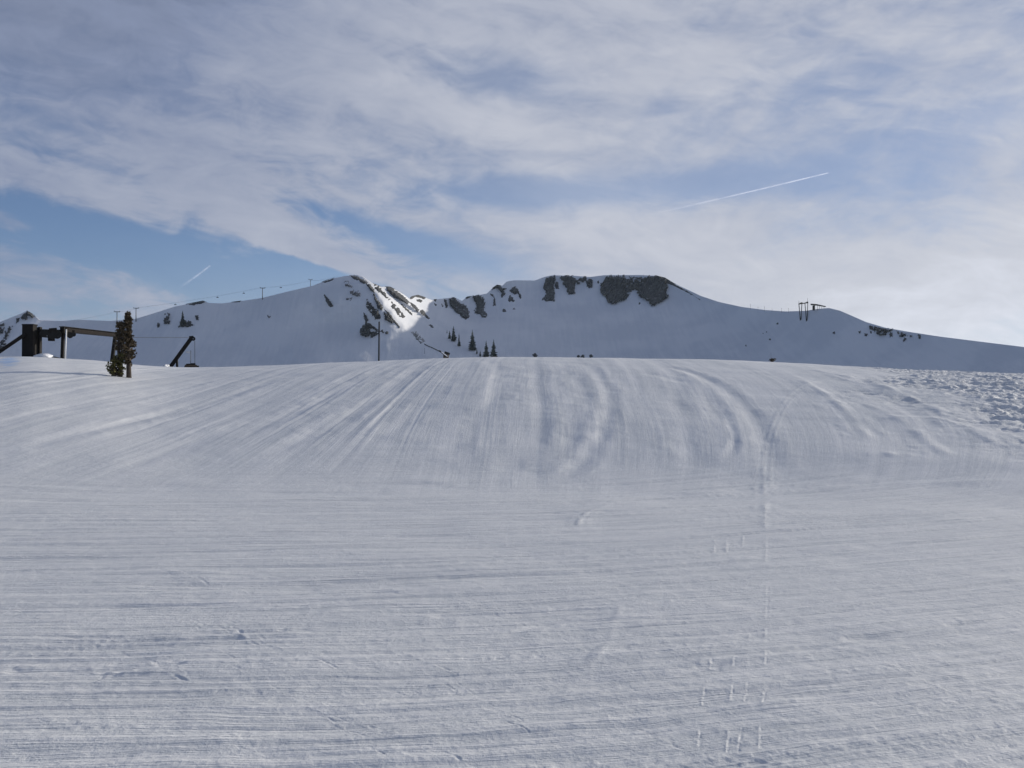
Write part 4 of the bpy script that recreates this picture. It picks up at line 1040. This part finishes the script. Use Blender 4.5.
for (ca, ce, ra, re, tl, k) in [(-.34, .142, .20, .026, .18, -1.05), (-.47, .235, .12, .03, .35, -.35), (-.19, .122, .06, .012, .3, -.9), (.03, .205, .13, .016, .0, -.85), (.24, .215, .16, .02, -.1, -.4), (-.02, .315, .08, .022, .1, -.8),
                                (.27, .29, .16, .03, -.2, -.35), (.45, .255, .1, .02, 0, -.3), (-.205, .146, .07, .009, .34, 1.7), (-.48, .165, .05, .012, .25, .75), (-.43, .235, .12, .03, .3, -.5), (-.30, .22, .12, .03, .3, .5), (-.30, .40, .22, .12, .2, .2), (.02, .262, .10, .05, .5, .35), (.42, .10, .25, .06, 0, .5)]:
    dens = t.add(dens, t.mul(blob(ca, ce, ra, re, tl), k))
dens = t.add(dens, t.mul(t.mul(t.lin(n2, 1, -.5), t.mul(t.ss(A, .0, -.25), t.ss(E, .27, .18))), 1.4), t.mul(t.mul(t.lin(n3, 1, -.5), t.ss(A, .05, -.2)), .7), t.mul(blob(-.09, .150, .09, .014, .2), -.5), t.mul(blob(-.43, .195, .12, .016, .25), .7), t.mul(blob(-.46, .235, .16, .022, .25), .55), t.mul(blob(-.15, .172, .10, .013, .30), -.75), t.mul(blob(-.26, .178, .07, .012, .35), .45))
cov = t.ss(dens, .14, 1.05)
hz_ = t.gauss(t.m('DIVIDE', t.m('MAXIMUM', E, 0.0), .095))
tt = t.add(t.mul(sdot, .95), -.02, t.mul(t.m('SUBTRACT', .25, E), .75), t.mul(t.lin(n2, 1, -.5), .70), t.mul(t.lin(n1, 1, -.5), .9), t.mul(t.lin(n3, 1, -.5), .35), t.mul(blob(.0, .27, .12, .07, .55), .30), t.mul(blob(-.42, .38, .26, .10, .1), -.28), t.mul(blob(.46, .05, .22, .09, 0), .45))
tt = t.m('MINIMUM', t.m('MAXIMUM', tt, -.6), 1.6)
up = t.m('MAXIMUM', tt, 0.0); dn = t.m('MAXIMUM', t.mul(tt, -1.0), 0.0)
base = t.mix(t.m('MINIMUM', up, 1.0), c4(.240, .286, .415), c4(.612, .630, .695))
cm = t.node('ShaderNodeMix', data_type='RGBA', blend_type='MULTIPLY'); cm.inputs[0].default_value = 1.0
t.l.new(base, cm.inputs[6])
gain = t.m('MAXIMUM', t.add(1.0, t.mul(t.m('MAXIMUM', t.lin(up, 1, -1.0), 0.0), .8), t.mul(dn, -.7)), .4)
gc = t.node('ShaderNodeCombineColor'); [t.put(gc.inputs[i], gain) for i in range(3)]
t.l.new(gc.outputs[0], cm.inputs[7]); cloud = cm.outputs[2]
sk = t.node('ShaderNodeMix', data_type='RGBA', blend_type='MULTIPLY'); sk.inputs[0].default_value = 1.0
t.l.new(sky.outputs[0], sk.inputs[6]); sk.inputs[7].default_value = (SKY_S * .92, SKY_S * .95, SKY_S * 1.13, 1)
veil = t.add(t.lin(t.ss(A, -.25, .10), .40, .04), t.mul(t.ss(E, .19, .30), t.mul(t.ss(A, .10, -.25), .40)))
covh = t.m('MAXIMUM', t.lin(t.mul(cov, .93), t.m('SUBTRACT', 1.0, veil), veil), t.mul(hz_, .74))
final = t.mix(covh, sk.outputs[2], cloud)
bg = t.node('ShaderNodeBackground'); t.l.new(final, bg.inputs['Color']); bg.inputs['Strength'].default_value = 1.0
out = t.node('ShaderNodeOutputWorld'); t.l.new(bg.outputs[0], out.inputs['Surface'])

# thin mountain air between the crest and the ridge
hm = bpy.data.materials.new('mountain air'); hm.use_nodes = True; ht = N(hm.node_tree)
hm.node_tree.nodes.clear()
pv = ht.node('ShaderNodeVolumePrincipled'); pv.inputs['Color'].default_value = (.68, .84, 1.0, 1); pv.inputs['Density'].default_value = 0.000048; pv.inputs['Anisotropy'].default_value = 0.2
ho = ht.node('ShaderNodeOutputMaterial'); ht.l.new(pv.outputs[0], ho.inputs['Volume'])
zl = float(min(Z.min(), np.array(front)[..., 2].min())) - 1.0
hb = build('haze', lambda bm: [bmesh.ops.create_cube(bm, size=1.0), [setattr(v, 'co', Vector((v.co.x * 9400, v.co.y * 9400, zl if v.co.z < 0 else 175.0))) for v in bm.verts]], hm)
tag(hb, kind='stuff')

sd = bpy.data.lights.new('sun', 'SUN'); sd.energy = 4.1; sd.angle = R(0.6); sd.color = (1.0, 0.93, 0.82)
so = bpy.data.objects.new('sun', sd); COL.objects.link(so)
sv = Vector((math.sin(R(SUN_AZ)) * math.cos(R(SUN_EL)), math.cos(R(SUN_AZ)) * math.cos(R(SUN_EL)), math.sin(R(SUN_EL))))
so.rotation_euler = (-sv).to_track_quat('-Z', 'Y').to_euler(); so.location = (40, 20, 60)

cd = bpy.data.cameras.new('camera'); cd.sensor_width = 36; cd.lens = FPX / 1024 * 36; cd.clip_start = 0.1; cd.clip_end = 60000
co = bpy.data.objects.new('camera', cd); COL.objects.link(co); co.location = (0, 0, ZC); co.rotation_euler = (math.pi / 2 + PITCH, 0, 0)
scene.camera = co
scene.view_settings.view_transform = 'Standard'; scene.view_settings.look = 'None'
scene.view_settings.exposure = 0.0; scene.view_settings.gamma = 1.0; scene.view_settings.use_curve_mapping = False
scene.cycles.max_bounces = 6; scene.cycles.transparent_max_bounces = 12; scene.cycles.use_denoising = True; scene.cycles.denoiser = 'OPENIMAGEDENOISE'; scene.cycles.denoising_input_passes = 'RGB_ALBEDO_NORMAL'; scene.cycles.denoising_prefilter = 'ACCURATE'
